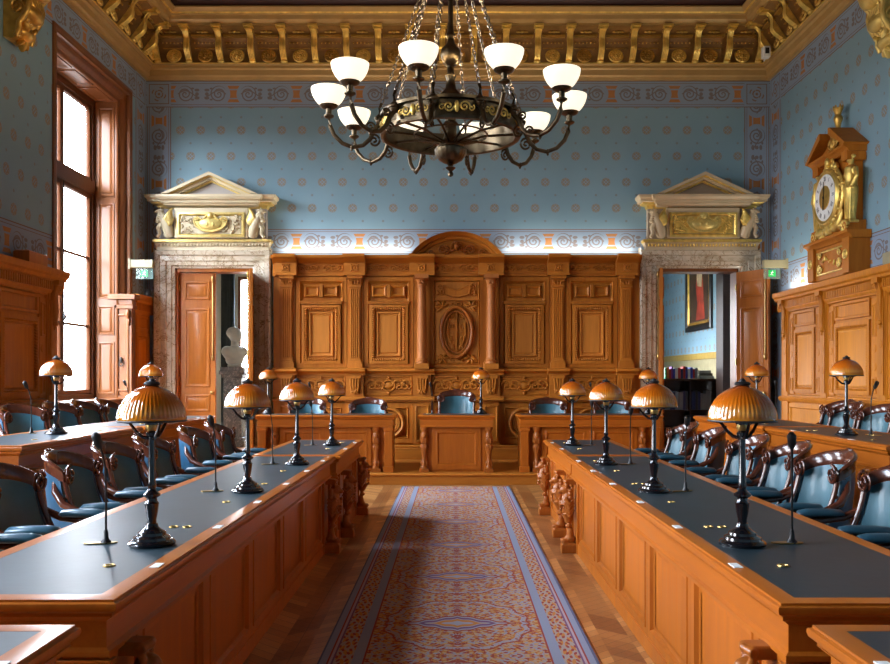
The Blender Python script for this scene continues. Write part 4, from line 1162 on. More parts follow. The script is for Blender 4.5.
# ================================================================== CHAIRS
def make_chair(label, hi=0.0, padmat=teal, group=None):
    """tub armchair; local +y = front, origin on the floor under the seat"""
    t = thing('armchair', label, 'chair', (0, 0, 0), 0, group)
    H = hi
    def plan(a, off=0):   # a in -1..1
        th = a * math.radians(86)
        return ((.262 + off) * sin(th), -.13 - (.19 + off) * cos(th))
    def lean(z): return -.11 * (z - .45)
    # top rail with a hooked section
    sec = [(-.004, -.098), (.016, -.092), (.014, -.05), (.018, -.02), (.024, -.004), (.014, .008), (.0, .008), (-.010, -.004), (-.012, -.05), (-.014, -.088)]
    b = B(); v = []; f = []; N = 24; m = len(sec)
    for i in range(N + 1):
        a = -1 + 2 * i / N; zt = .895 + H + .095 * cos(a * PI / 2) ** .8 if abs(a) < 1 else .895 + H
        sc_ = 1 if abs(a) < .8 else 1 - (abs(a) - .8) * 1.5
        for d, dz in sec:
            x, y = plan(a, d); z = zt + dz * sc_; v.append((x, y + lean(z), z))
    for i in range(N):
        for j in range(m): f.append((i * m + j, i * m + (j + 1) % m, (i + 1) * m + (j + 1) % m, (i + 1) * m + j))
    f += [tuple(range(m)), tuple(N * m + j for j in range(m))]
    b.add(v, f); b.build('top_rail', mahog, t, smooth=60)
    for s in (-1, 1):
        b = B(); x, y = plan(s * .97, 0); zc = .865 + H; y += lean(zc) + .012
        cx_ = x - s * .03
        P = [(cx_ + s * .062 * (1 - .85 * k / 30) * cos(PI / 2 - k * .34), y + .022, zc + .062 * (1 - .85 * k / 30) * sin(PI / 2 - k * .34)) for k in range(31)]
        b.tube(P, [.0105 - .004 * k / 30 for k in range(31)], 7)
        b.ell((cx_, y + .004, zc), (.056, .010, .056), 14, 6)
        for k in range(3): b.ell((x + s * .004, y + .012, zc - .075 - .026 * k), (.010, .012, .015), 7, 5)
        b.build('carved_volute', mahog, t, smooth=60)
    xx, yy = plan(0, .01); zz = .995 + H; b = B(); b.ell((0, yy + lean(zz), zz + .002), (.05, .014, .012), 10, 6); b.build('crest', mahog, t, smooth=60)
    def sheet(name, mat, amax, z0, offs, bulge, rim=False):
        b = B(); v = []; f = []; N = 18; K = 8
        for side in (0, 1):
            for i in range(N + 1):
                a = (-1 + 2 * i / N) * amax
                zt = .828 + H + .075 * cos(a / amax * PI / 2 * .96) ** .7
                for k in range(K + 1):
                    q = k / K; w = 1 - (.20 if offs[0] < 0 else .08) * (1 - q) ** 2; z = z0 + (zt - z0) * q
                    o = offs[side] + (bulge[side] * (1 - (a / amax) ** 4) * (1 - (2 * q - 1) ** 4))
                    x, y = plan(a, o); v.append((x, y + lean(z) + .12 * (1 - q) ** 1.8 * abs(a) ** 3, z))
        n1 = (N + 1) * (K + 1)
        for s_ in (0, 1):
            for i in range(N):
                for k in range(K):
                    p = s_ * n1 + i * (K + 1) + k; f.append((p, p + 1, p + K + 2, p + K + 1))
        for i in range(N):
            for k in (0, K):
                p = i * (K + 1) + k; q = p + K + 1; f.append((p, q, q + n1, p + n1))
        for k in range(K):
            for i in (0, N):
                p = i * (K + 1) + k; f.append((p, p + 1, p + 1 + n1, p + n1))
        b.add(v, f); return b.build(name, mat, t, smooth=50)
    sheet('back_upholstery', padmat, .90, .47, (-.014, -.002), (-.022, 0))
    sheet('outer_upholstery', bluepad, .93, .45, (.004, .016), (0, .008))
    for s in (-1, 1):
        # stile sweeping from the volute down to the seat
        b = B(); P = []
        for k in range(13):
            q = k / 12; z = .83 + H - q * (.38 + H); x, y = plan(s * .97, -.002); P.append((x - s * .012 * q, y + lean(z) + .01 + .13 * q ** 1.8, z))
        b.tube(P, [.022 - .004 * sin(q / 12 * PI) for q in range(13)], 8, flat=.8); b.build('stile', mahog, t, smooth=60)
        # arm sweeping round from the back, with its pad
        b = B(); P = [(s * .235, -.255, .84 + H * .5), (s * .275, -.235, .77), (s * .298, -.18, .70), (s * .300, -.08, .655), (s * .290, .04, .64), (s * .280, .14, .64), (s * .276, .20, .632), (s * .276, .215, .60)]
        b.tube(P, [.014, .024, .027, .026, .026, .027, .028, .02], 8, flat=.85)
        b.tube([(s * .276, .19, .62), (s * .268, .17, .54), (s * .26, .20, .46)], [.022, .018, .026], 8)
        arm = b.build('armrest', mahog, t, smooth=60)
        b = B(); b.tube([(s * .292, -.085, .672), (s * .290, -.06, .680), (s * .284, .04, .683), (s * .278, .13, .683), (s * .276, .175, .678), (s * .276, .19, .668)], [.012, .036, .042, .042, .036, .012], 12, flat=.62)
        b.build('arm_pad', padteal, arm, smooth=60)
    b = B(); pts = [(-.25, .23), (.25, .23), (.27, .0), (.22, -.2), (.12, -.28), (-.12, -.28), (-.22, -.2), (-.27, 0)]
    b.prism(pts, .36, .42); b.build('seat_frame', mahog, t, bevel=.008)
    b = B(); b.prism([(x * .96, y * .96) for x, y in pts], .42, .47); b.build('seat', padmat, t, bevel=.02)
    for sx in (-1, 1):
        b = B(); b.lathe([(.026, .36), (.03, .33), (.02, .31), (.026, .27), (.018, .05), (.022, .03), (.022, 0)], 10, c=(sx * .22, .19, 0)); b.build('leg', mahog, t, smooth=50)
        b = B(); b.tube([(sx * .20, -.2, .37), (sx * .20, -.23, .2), (sx * .21, -.30, 0)], [.024, .02, .017], 8); b.build('leg', mahog, t, smooth=50)
    return t
ordn = ['nearest', 'second', 'third', 'fourth', 'fifth', 'sixth', 'seventh', 'farthest']
allseats = seatsA[1:] + seatsB
chairR = chairL = None
for i, y in enumerate(allseats):
    o = ['nearest', 'second', 'third', 'fourth', 'fifth', 'sixth', 'farthest'][i]
    lr = 'blue-green tub armchair at the right council table, %s from the camera' % o if 0 < i < 6 else 'blue-green tub armchair at the right council table, %s the %s' % (o, 'camera' if i == 0 else 'camera, by the dais desks')
    ll = lr.replace('blue-green', 'dark green').replace('right', 'left')
    if i == 0: lr = 'blue-green armchair nearest the camera at the right council table'; ll = 'dark green armchair nearest the camera at the left council table'
    elif i == 6: lr = 'blue-green armchair at the far dais end of the right council table'; ll = 'dark green armchair at the far dais end of the left council table'
    jit = [.03, -.02, .04, -.03, .02, -.05, .03][i]
    if chairR is None:
        chairR = make_chair(lr, 0, teal, 'armchairs along the right council table'); chairR.location = (2.12, y, 0); chairR.rotation_euler.z = PI / 2 + jit
    else: dup(chairR, (2.12 - jit * .5, y, 0), PI / 2 + jit, lr)
    dup(chairR, (-2.16 + jit * .3, y, 0), -PI / 2 + jit, ll, 'armchairs along the left council table')
def ch(x, y, z, rz, lab, g): dup(chairR, (x, y, z), rz, lab, g)
gl, gr, gd = 'armchairs of the raised left row', 'armchairs of the raised right row', 'armchairs behind the dais desks'
ch(-4.16, 8.75, TZ, -PI / 2 - .35, 'armchair of the raised left row at the left edge of the photo', gl)
ch(-4.14, 9.60, TZ, -PI / 2 - .2, 'armchair of the raised left row just right of the lamp', gl)
ch(-4.16, 10.36, TZ, -PI / 2 - .1, 'armchair of the raised left row below the bright window pane', gl)
ch(-4.16, 11.10, TZ, -PI / 2, 'armchair of the raised left row farthest from the camera, partly behind a shade', gl)
ch(4.16, 8.95, TZ, PI / 2 + .15, 'right armchair behind the raised right table, beside the microphone', gr)
ch(4.16, 9.70, TZ, PI / 2 + .1, 'left armchair behind the raised right table, left of the lamp stem', gr)
ch(4.42, 10.45, TZ, PI / 2 + .2, 'armchair behind the lamp stem, against the right wall panelling', gr)
ch(-2.19, 12.80, DZ, PI, 'blue armchair behind the left end of the left dais desk', gd)
ch(-1.28, 12.80, DZ, PI, 'blue armchair behind the right end of the left dais desk', gd)
ch(1.40, 12.80, DZ, PI, 'blue armchair behind the left end of the right dais desk', gd)
ch(2.36, 12.80, DZ, PI, 'blue armchair behind the right end of the right dais desk', gd)
pc = make_chair('tall president armchair with square teal back at the centre desk', .12, teal); pc.name = 'president_armchair'
pc.location = (.04, 12.84, DZ); pc.rotation_euler.z = PI

# ================================================================== LAMPS AND MICROPHONES
def make_lamp(label, group):
    t = thing('desk_lamp', label, 'lamp', (0, 0, 0), 0, group)
    b = B(); b.lathe([(.09, 0), (.092, .010), (.086, .018), (.074, .022), (.072, .032), (.056, .040), (.054, .050), (.040, .058), (.026, .070), (.022, .085), (.0, .085)], 32); b.build('base', black, t, smooth=40)
    b = B(); b.lathe([(.018, .08), (.018, .10), (.024, .13), (.028, .165), (.020, .175), (.020, .185), (.034, .195), (.034, .202), (.020, .212), (.014, .222), (.018, .235), (.014, .25), (.0125, .43), (.022, .435), (.022, .446), (.012, .455), (.012, .49), (0, .49)], 20); b.build('stem', black, t, smooth=40)
    b = B()
    for k in range(3):
        a = k * 2 * PI / 3 + .5
        P = [(r * cos(a), r * sin(a), z) for r, z in ((.012, .425), (.035, .43), (.06, .452), (.085, .485), (.12, .492))]
        b.tube(P, [.008, .008, .007, .006, .005], 6)
    b.lathe([(.012, .475), (.026, .478), (.026, .492), (.012, .498)], 16); b.build('shade_holder', black, t, smooth=40)
    b = B(); b.lathe([(.020, .455), (.024, .470), (.022, .482), (0, .484)], 16); b.build('lamp_socket', brass, t, smooth=40)
    b = B(); b.torus((0, 0, .494), .131, .0045, 48, 6); b.torus((0, 0, .494), .120, .003, 40, 5); b.build('rim', blackm, t, smooth=60)
    prof = [(.133, .494), (.1335, .505), (.131, .515), (.128, .530), (.120, .552), (.107, .575), (.090, .596), (.068, .613), (.046, .624), (.030, .630), (.022, .634), (.018, .634)]
    b = B(); b.lathe(prof, 240, mod=lambda q, th: 1 + (.016 * cos(th * 48) * (1.15 - q) if q > .10 and q < .93 else .0) * min(1, max(0, (q - .1) * 6)))
    b.f = [f for f in b.f if len(f) < 10]
    sh = b.build('lamp_shade', shadem, t, smooth=80); md = sh.modifiers.new('thickness', 'SOLIDIFY'); md.thickness = .003
    b = B(); b.lathe([(.020, .632), (.030, .636), (.032, .642), (.026, .648), (.014, .650), (.012, .656), (.006, .662), (0, .663)], 20); b.build('finial', blackm, t, smooth=40)
    return t
lamp = None
def put_lamp(x, y, z, lab, g, rz=0):
    global lamp
    if lamp is None: lamp = make_lamp(lab, g); lamp.location = (x, y, z)
    else: dup(lamp, (x, y, z), rz, lab, g)
def make_mic(label, g):
    t = thing('gooseneck_microphone', label, 'microphone', (0, 0, 0), 0, g)
    b = B(); b.lathe([(.022, 0), (.020, .008), (.011, .018), (.009, .045), (.006, .055)], 14); b.build('foot', blackm, t, smooth=40)
    b = B(); b.tube([(0, 0, .05), (0, 0, .22), (-.002, -.004, .30), (-.008, -.02, .36), (-.014, -.035, .39)], .0045, 8); b.build('neck', iron, t, smooth=60)
    b = B(); b.tube([(-.014, -.035, .385), (-.018, -.045, .40), (-.026, -.062, .435), (-.029, -.068, .447)], [.008, .016, .018, .009], 12); b.build('windshield', blackm, t, smooth=60)
    b = B(); pts = [(.065 * cos(a) * 1.0 - .02, .022 * sin(a)) for a in [2 * PI * k / 24 for k in range(24)]]; b.prism(pts, .0, .004); b.build('mounting_plate', brass, t)
    return t
mic = None
def put_mic(x, y, z, lab, g, rz=0):
    global mic
    if mic is None: mic = make_mic(lab, g); mic.location = (x, y, z); mic.rotation_euler.z = rz
    else: dup(mic, (x, y, z), rz, lab, g)
od = ['nearest the camera', 'second from the camera', 'third from the camera', 'farthest, next to the dais']
HT = H + .001
for i, y in enumerate((3.47, 5.08, 6.68, 8.58)):
    put_lamp(1.15 if i == 0 else 1.168, y, HT, 'amber-shaded lamp on the right council table, ' + od[i], 'desk lamps on the council tables', i * .3)
    put_lamp(-1.205, y, HT, 'amber-shaded lamp on the left council table, ' + od[i], 'desk lamps on the council tables', .7 + i * .3)
    put_mic(1.36, y + .03, HT, 'black gooseneck microphone on the right council table, ' + od[i], 'council table microphones', 0 if i == 0 else .3)
    put_mic(-1.40, y + .03, HT, 'black gooseneck microphone on the left council table, ' + od[i], 'council table microphones', PI * .06)
put_lamp(3.27, 7.25, TZ + HT, 'amber desk lamp on the raised right table, before the two armchairs', 'desk lamps on the raised tables')
put_lamp(3.48, 10.0, TZ + HT, 'amber desk lamp on the raised right table near the open door leaf', 'desk lamps on the raised tables')
put_lamp(-3.36, 7.35, TZ + HT, 'amber desk lamp on the raised left table, in front of the window', 'desk lamps on the raised tables')
put_lamp(-3.52, 10.1, TZ + HT, 'amber desk lamp on the raised left table, peeking over a nearer shade', 'desk lamps on the raised tables')
put_mic(3.46, 7.22, TZ + HT, 'microphone on the raised right table beside the lamp', 'raised table microphones', PI * .75)
put_mic(3.70, 10.0, TZ + HT, 'microphone on the raised right table beside the dark corner', 'raised table microphones')
put_mic(-3.62, 7.45, TZ + HT, 'microphone on the raised left table near the left edge', 'raised table microphones', 0)
put_mic(-3.74, 10.0, TZ + HT, 'microphone on the raised left table by the white panelling end', 'raised table microphones')
ZD = DZ + HT
put_lamp(.385, 12.40, ZD, 'small amber lamp on the centre dais desk', 'desk lamps on the dais')
put_lamp(-2.64, 12.36, ZD, 'amber lamp on the left dais desk before the marble door frame', 'desk lamps on the dais')
put_lamp(2.76, 12.36, ZD, 'amber lamp on the right dais desk before the marble door frame', 'desk lamps on the dais')
put_mic(-.31, 12.34, ZD, 'microphone at the left of the centre dais desk', 'dais microphones')
put_mic(-2.02, 12.34, ZD, 'microphone on the left dais desk', 'dais microphones')
put_mic(1.95, 12.34, ZD, 'microphone on the right dais desk', 'dais microphones')

# ================================================================== CARPET
cp = B().box(-.69, .735, -.5, 11.55, .001, .013).build('carpet_runner', carpetm, None, smooth=0)
tag(cp, 'blue and orange patterned carpet runner down the centre aisle', 'carpet')
# ================================================================== CHANDELIER
def chandelier():
    cx, cy = -.03, 7.6
    t = thing('chandelier', 'bronze chandelier with ten lit opal bowls hanging from chains', 'chandelier', (cx, cy, 3.2))
    T = Matrix.Translation((cx, cy, -.03))
    # central stem and urn
    b = B(T)
    b.lathe([(.0, 3.235), (.022, 3.245), (.026, 3.265), (.014, 3.285), (.030, 3.30), (.045, 3.315), (.020, 3.33), (.03, 3.345), (.05, 3.36)], 20)
    b.build('bottom_finial', bronze, t, smooth=50)
    b = B(T); b.lathe([(.05, 3.355), (.10, 3.385), (.13, 3.43), (.135, 3.475), (.12, 3.49), (.125, 3.50), (.075, 3.53), (.055, 3.60), (.05, 3.68), (.065, 3.70), (.05, 3.72)], 64, mod=lambda q, th: 1 + (.05 * abs(cos(th * 10)) if q < .32 else 0))
    b.build('gadrooned_urn', bronze, t, smooth=50)
    b = B(T); b.lathe([(.045, 3.70), (.05, 3.86), (.10, 3.88), (.115, 3.91), (.10, 3.95), (.05, 4.0), (.035, 4.08), (.05, 4.12), (.03, 4.14), (.028, 4.20), (.06, 4.22), (.085, 4.27), (.09, 4.31), (.08, 4.35), (.035, 4.40), (.03, 4.44), (.05, 4.46), (.03, 4.50), (.022, 4.6), (.022, 5.2), (.12, 5.22), (.14, 5.28), (.10, 5.34), (.02, 5.38), (.018, ZC - .12), (.12, ZC - .10), (.16, ZC), (0, ZC)], 28)
    b.build('stem', bronze, t, smooth=50)
    # drum ring
    RR = .585
    b = B(T)
    b.lathe([(RR, 3.57), (RR + .025, 3.575), (RR + .03, 3.60), (RR, 3.605), (RR, 3.735), (RR + .03, 3.74), (RR + .03, 3.765), (RR, 3.775), (RR - .03, 3.77), (RR - .02, 3.58), (RR, 3.57)], 60)
    b.f = [f for f in b.f if len(f) < 10]; b.build('drum_ring', bronze, t, smooth=40)
    A0 = math.radians(-13) - PI / 2
    angs = [A0 + k * 2 * PI / 10 for k in range(10)]
    for k in range(10):
        b = B(T)
        a = angs[k] + PI / 10
        M = Matrix.Rotation(a, 4, 'Z') @ Matrix.Translation((RR + .005, 0, 3.67)) @ Matrix(((0, 0, 1, 0), (1, 0, 0, 0), (0, 1, 0, 0), (0, 0, 0, 1)))
        for s in (-1, 1):
            p = spiral((s * .065, 0, .008), .045, 1.5, 0, s, 16); b.tube(p, .008, 5, M=M)
            b.tube(spiral((s * .12, -.01, .006), .028, 1.2, 1, -s, 12), .006, 5, M=M)
        b.ell((0, 0, .008), (.022, .05, .014), 10, 6, M=M)
        b.build('relief_plaque', gold, t, smooth=60)
    # spokes
    b = B(T)
    for k in range(10):
        a = angs[k]
        b.tube([(.06 * cos(a), .06 * sin(a), 3.53), (.30 * cos(a), .30 * sin(a), 3.60), (.57 * cos(a), .57 * sin(a), 3.62)], .011, 6)
    b.torus((0, 0, 3.60), .32, .008, 40, 5)
    b.build('spokes', bronze, t, smooth=60)
    # arm, cap, bowl, chain
    def R_(a): return T @ Matrix.Rotation(a, 4, 'Z')
    def arm(M):
        b = B(M)
        P = [(.60, 0, 3.70), (.66, 0, 3.64), (.70, 0, 3.55), (.76, 0, 3.495), (.85, 0, 3.475), (.94, 0, 3.51), (1.01, 0, 3.58), (1.045, 0, 3.66), (1.055, 0, 3.74)]
        b.tube(P, [.02, .022, .02, .018, .018, .018, .019, .020, .022], 9)
        b.tube([(p[0], 0, p[1]) for p in spiral((.665, 3.535, 0), .055, 1.6, PI / 2, 1, 20)], .010, 6)
        b.tube([(p[0], 0, p[1]) for p in spiral((.70, 3.66, 0), .04, 1.4, PI, -1, 16)], .010, 6)
        b.ell((.86, 0, 3.46), (.012, .012, .02), 6, 5); b.torus((.86, 0, 3.476), .02, .007, 12, 5, plane='bc')
        b.ell((.612, 0, 3.72), (.045, .045, .05), 10, 8); b.ell((.64, 0, 3.725), (.025, .06, .02), 8, 6)
        b.tube([(.61, 0, 3.76), (.62, 0, 3.82), (.60, 0, 3.86)], [.02, .012, .016], 6)
        return b
    def cup(M):
        b = B(M); b.lathe([(.022, 3.72), (.045, 3.735), (.045, 3.745), (.024, 3.755), (.026, 3.80), (.05, 3.805), (.075, 3.818), (.082, 3.832), (0, 3.834)], 24, c=(1.055, 0, 0)); return b
    def bowl(M):
        b = B(M); pr = [(.055, 3.830), (.078, 3.836), (.102, 3.853), (.125, 3.880), (.144, 3.912), (.157, 3.948), (.161, 3.975), (.155, 3.976), (.150, 3.95), (.137, 3.914), (.118, 3.882), (.09, 3.855), (.0, 3.845)]
        b.lathe([(r * .95, z) for r, z in pr], 36, c=(1.055, 0, 0)); return b
    def chain(M):
        b = B(M); p0 = Vector((.60, 0, 3.86)); p1 = Vector((.11, 0, 5.26)); L = (p1 - p0).length; n = int(L / .040)
        d = (p1 - p0).normalized(); ang = math.atan2(d.x, d.z)
        for i in range(n):
            c = p0 + d * (L * (i + .5) / n)
            Ml = Matrix.Translation(c) @ Matrix.Rotation(ang, 4, 'Y') @ Matrix.Rotation(PI / 2 * (i % 2), 4, 'Z')
            b.torus((0, 0, 0), .024, .0055, 10, 5, M=Ml, plane='ac', a=.55)
            if i % 9 == 4: b.ell((0, 0, 0), (.018, .018, .022), 8, 6, M=Ml)
        return b
    for k in range(10):
        l = bpy.data.lights.new('chandelier_bulb', 'POINT'); l.energy = 42; l.color = (1, .74, .42); l.shadow_soft_size = .06
        lo = bpy.data.objects.new('chandelier_bulb', l); COL.objects.link(lo); lo.location = (cx + 1.055 * cos(angs[k]), cy + 1.055 * sin(angs[k]), 3.90)
    src = [arm(R_(angs[0])).build('arm', bronze, t, smooth=60), cup(R_(angs[0])).build('bowl_holder', bronze, t, smooth=50), bowl(R_(angs[0])).build('opal_bowl', bowlm, t, smooth=60), chain(R_(angs[0])).build('chain', silver, t, smooth=60)]
    for k in range(1, 10):
        M = Matrix.Rotation(k * 2 * PI / 10, 4, 'Z')
        for s in src: part_copy(s, M, t)
chandelier()

# ================================================================== WALL CLOCK
def clock():
    yc = 11.30; M = WR(XR - .001, yc) @ Matrix.Translation((0, 2.745, 0)) @ Matrix.Diagonal((1.04, 1.03, .86, 1)) @ Matrix.Translation((0, -2.745, 0))
    t = thing('wall_clock', 'ornate oak wall clock with gilt figures and white oval-looking dial', 'clock', (XR, yc, 2.75))
    Mp = Matrix(((0, 0, 1, 0), (0, 1, 0, 0), (1, 0, 0, 0), (0, 0, 0, 1)))
    o = wood('clock_oak', (.36, .105, .010), (.62, .225, .022), 'z', .55, 0)
    b = B(M); b.box(-.55, .55, 2.745, 3.16, 0, .26); b.box(-.60, -.42, 2.75, 3.18, 0, .31); b.box(.42, .60, 2.75, 3.18, 0, .31)
    b.prism([(0, 3.16), (.28, 3.16), (.31, 3.20), (.36, 3.22), (.36, 3.26), (0, 3.26)], -.64, .64, M=Mp)
    b.build('plinth', o, t, bevel=.006)
    b = B(M)
    b.tube([(u, v, .27) for u, v in ((-.38, 2.82), (-.38, 3.10), (.38, 3.10), (.38, 2.82))], .012, 6, closed=True)
    for s in (-1, 1):
        b.tube(spiral((s * .28, 2.90, .28), .07, 1.4, 0, s, 16), .013, 6); b.tube(spiral((s * .28, 3.05, .28), .05, 1.3, 0, -s, 14), .011, 6)
        b.torus((s * .51, 2.98, .315), .05, .012, 18, 6); b.ell((s * .51, 2.98, .315), (.03, .03, .015))
    for k in range(6): leaf(b, (-.22 + .09 * k, 2.97, .27), .08, .04, .018, .5 + k)
    b.build('plinth_ornament', gold, t, smooth=60)
    b = B(M); b.box(-.42, .42, 3.26, 4.22, 0, .18); b.box(-.36, .36, 3.26, 3.40, .18, .26)
    b.box(-.50, -.36, 3.26, 3.40, 0, .30); b.box(.36, .50, 3.26, 3.40, 0, .30); b.box(-.50, -.34, 4.12, 4.24, 0, .28); b.box(.34, .50, 4.12, 4.24, 0, .28)
    b.build('case', o, t, bevel=.006)
    b = B(M)   # broken pediment
    b.prism([(0, 4.22), (.26, 4.22), (.29, 4.26), (.34, 4.28), (.34, 4.31), (0, 4.31)], -.52, .52, M=Mp)
    for s in (-1, 1):
        b.prism([(s * .58, 4.31), (s * .54, 4.29), (s * .12, 4.52), (s * .12, 4.60), (s * .16, 4.60)], 0, .36)
        b.prism([(s * .48, 4.31), (s * .14, 4.31), (s * .14, 4.48)], 0, .20)
    b.build('broken_pediment', o, t, smooth=20)
    b = B(M)
    b.box(-.08, .08, 4.45, 4.60, .06, .22); b.lathe([(.055, 4.60), (.035, 4.64), (.045, 4.70), (.065, 4.75), (.06, 4.78), (.04, 4.80), (.05, 4.83), (.075, 4.88), (.06, 4.89)], 16, c=(0, 0, .14), ax='y')
    for k in range(6): a = k * PI / 3; b.ell((.06 * cos(a), 4.90, .14 + .06 * sin(a)), (.014, .028, .014), 6, 5)
    scrollpair(b, (0, 4.44, .22), .07, .018); acanthus(b, (0, 4.35, .22), .14, .04, 5, PI / 2)
    b.build('crown_finial', dimgold, t, smooth=60)
    # dial
    zc = 3.76; Md = Matrix.Translation((0, zc, .18)) @ Matrix.Diagonal((1, 1, 2.4, 1))
    b = B(M); b.lathe([(.0, 0), (.29, 0), (.31, .035), (.355, .048), (.36, .055), (.345, .068), (.325, .072), (.31, .066), (.30, .06), (.0, .055)], 48, M=Md); b.build('dial_ring', gold, t, smooth=40)
    b = B(M)
    for k in range(22):
        a = 2 * PI * k / 22; b.ell((.35 * cos(a), zc + .35 * sin(a), .29), (.03, .03, .025), 8, 6)
    for k in range(5): b.ell((-.14 + .07 * k, 4.12 + .03 * (2 - abs(k - 2)), .25), (.05, .06, .045), 8, 6)
    scrollpair(b, (0, 4.16, .27), .07, .02); b.ell((0, 4.20, .29), (.05, .07, .05))
    for s in (-1, 1):
        b.tube([(s * .10, 3.36, .26), (s * .22, 3.34, .28), (s * .30, 3.42, .27), (s * .33, 3.55, .25)], [.05, .06, .05, .02], 8)
        b.tube(spiral((s * .45, 3.32, .28), .08, 1.4, 0, s, 16), .025, 7); b.ell((s * .18, 3.46, .28), (.05, .06, .05)); b.ell((s * .19, 3.53, .28), (.035, .04, .035))
    b.ell((0, 3.36, .27), (.10, .09, .06)); acanthus(b, (0, 3.34, .28), .20, .05, 7, PI / 2, PI)
    for k in range(26):
        rnd = random.Random(k); b.ell((rnd.uniform(-.44, .44), rnd.uniform(3.28, 3.38), .28), (.05, .04, .035), 7, 5)
    b.tube([(.36 * cos(a_), zc + .36 * sin(a_), .265) for a_ in [2 * PI * k / 40 for k in range(40)]], .03, 6, closed=True); b.tube([(0, 3.34, .25), (0, 3.44, .26)], .05, 8); b.tube([(0, 4.08, .25), (0, 4.22, .27)], .03, 8)
    b.tube([(-.45, 3.33, .26), (.45, 3.33, .26)], .03, 8)
    b.build('gilt_garland', gold, t, smooth=60)
    dial = B(M).lathe([(0, .0), (.29, .0), (.29, .006), (0, .006)], 48, M=Matrix.Translation((0, zc, .336))).build('dial', white, t)
    b = B(M); Mn = Matrix.Translation((0, zc, .3435))
    NUM = ['XII', 'I', 'II', 'III', 'IIII', 'V', 'VI', 'VII', 'VIII', 'IX', 'X', 'XI']
    for k, s in enumerate(NUM):
        a = -k * PI / 6; W = {'I': .014, 'V': .028, 'X': .028}; tot = sum(W[c] for c in s); x = -tot / 2
        R = Mn @ Matrix.Rotation(a, 4, 'Z') @ Matrix.Translation((0, .235, 0))
        for c in s:
            w = W[c]; m_ = x + w / 2; x += w; h = .028
            def stroke(x0, y0, x1, y1, th=.0035): b.prism([(x0 - th, y0), (x0 + th, y0), (x1 + th, y1), (x1 - th, y1)], 0, .001, M=R)
            if c == 'I': stroke(m_, -h, m_, h)
            elif c == 'V': stroke(m_ - .01, h, m_, -h); stroke(m_ + .01, h, m_, -h)
            else: stroke(m_ - .01, h, m_ + .01, -h); stroke(m_ + .01, h, m_ - .01, -h)
    b.build('numerals', blackm, dial, smooth=0)
    b = B(M); b.lathe([(0, 0), (.15, 0), (.15, .008), (.13, .014), (.03, .016), (0, .018)], 32, M=Matrix.Translation((0, zc, .342))); b.build('dial_centre', dimgold, dial, smooth=40)
    b = B(M); b.box(-.008, .008, zc - .02, zc + .20, .362, .366); b.box(-.011, .011, zc - .16, zc + .02, .367, .371); b.ell((0, zc, .368), (.018, .018, .008)); b.build('hands', blackm, dial)
    # caryatid figures
    for s in (-1, 1):
        u = s * .45; n = .19
        b = B(M @ Matrix.Translation((u, 3.36, n)) @ Matrix.Diagonal((1.35, 1.12, 1.2, 1)) @ Matrix.Translation((-u, -3.40, -n)))
        b.tube([(u, 3.42, n), (u, 3.50, n), (u, 3.66, n), (u, 3.78, n + .01)], [.05, .05, .07, .085], 12, up=(1, 0, 0))
        b.tube([(u, 3.76, n + .01), (u, 3.84, n), (u, 3.92, n), (u, 4.0, n), (u, 4.03, n)], [.088, .068, .082, .075, .03], 12, up=(1, 0, 0), flat=.8)
        b.tube([(u, 4.0, n), (u, 4.07, n)], [.03, .028], 8); b.ell((u, 4.09, n + .01), (.04, .05, .045), 12, 8); b.ell((u, 4.12, n - .005), (.05, .035, .05), 10, 7)
        b.tube([(u + s * .075, 3.98, n), (u + s * .12, 3.88, n + .01), (u + s * .08, 3.78, n + .05)], [.028, .025, .02], 8)
        b.tube([(u - s * .075, 3.98, n), (u - s * .11, 3.90, n + .03), (u - s * .05, 3.84, n + .08)], [.028, .025, .02], 8)
        for k in range(7):
            a = k * PI / 6 - PI / 2 + 1.57; b.tube([(u - .07 + .023 * k, 3.80, n + .05), (u - .055 + .018 * k, 3.62, n + .045), (u - .04 + .013 * k, 3.44, n + .04)], .012, 5)
        b.box(u - .06, u + .06, 3.40, 3.43, n - .06, n + .06)
        b.build('caryatid_figure', gold, t, smooth=60, remesh=.009)
clock()

# ================================================================== SMALL FIXTURES
def exit_sign(M, s, loc, label):
    t = thing('exit_sign', label, 'sign', loc)
    B(M).box(0, s * .37, .12, .24, -.05, .05).build('housing', greyplas, t, bevel=.006)
    g = Mat('exit_acrylic_' + ('l' if s > 0 else 'r')); g.set(Base_Color=(.20, .30, .26), Roughness=.1, Alpha=.3)
    B(M).box(s * .10, s * .36, -.05, .12, -.004, .004).build('acrylic_plate', g.m, t, smooth=0)
    b = B(M @ Matrix.Translation((s * .23, .035, .006)))
    b.box(-.055, .055, -.05, .05, 0, .002)
    f = b.build('green_pictogram', emit('exit_green_' + ('l' if s > 0 else 'r'), (.01, .40, .08), .25), t, smooth=0)
    b = B(M @ Matrix.Translation((s * .23, .035, .0085)))
    b.ell((.005, .033, 0), (.008, .008, .001), 8, 4)
    for x0, y0, x1, y1 in ((0, .022, -.005, -.005), (-.005, -.005, .018, -.03), (-.005, -.005, -.02, -.02), (-.02, -.02, -.035, -.02), (0, .018, .022, .010), (0, .018, -.02, .006)):
        b.tube([(x0, y0, 0), (x1, y1, 0)], .005, 5, flat=.3, up=(0, 0, 1))
    b.build('running_figure', white, f, smooth=0)
    b = B(M); b.box(0, s * .03, .10, .26, -.06, .06); b.build('wall_bracket', greyplas, t)
exit_sign(Matrix(((1, 0, 0, XL + .001), (0, 0, -1, 13.35), (0, 1, 0, 3.02), (0, 0, 0, 1))), 1, (XL, 13.35, 3.05), 'illuminated green exit sign on the left wall beside the left door')
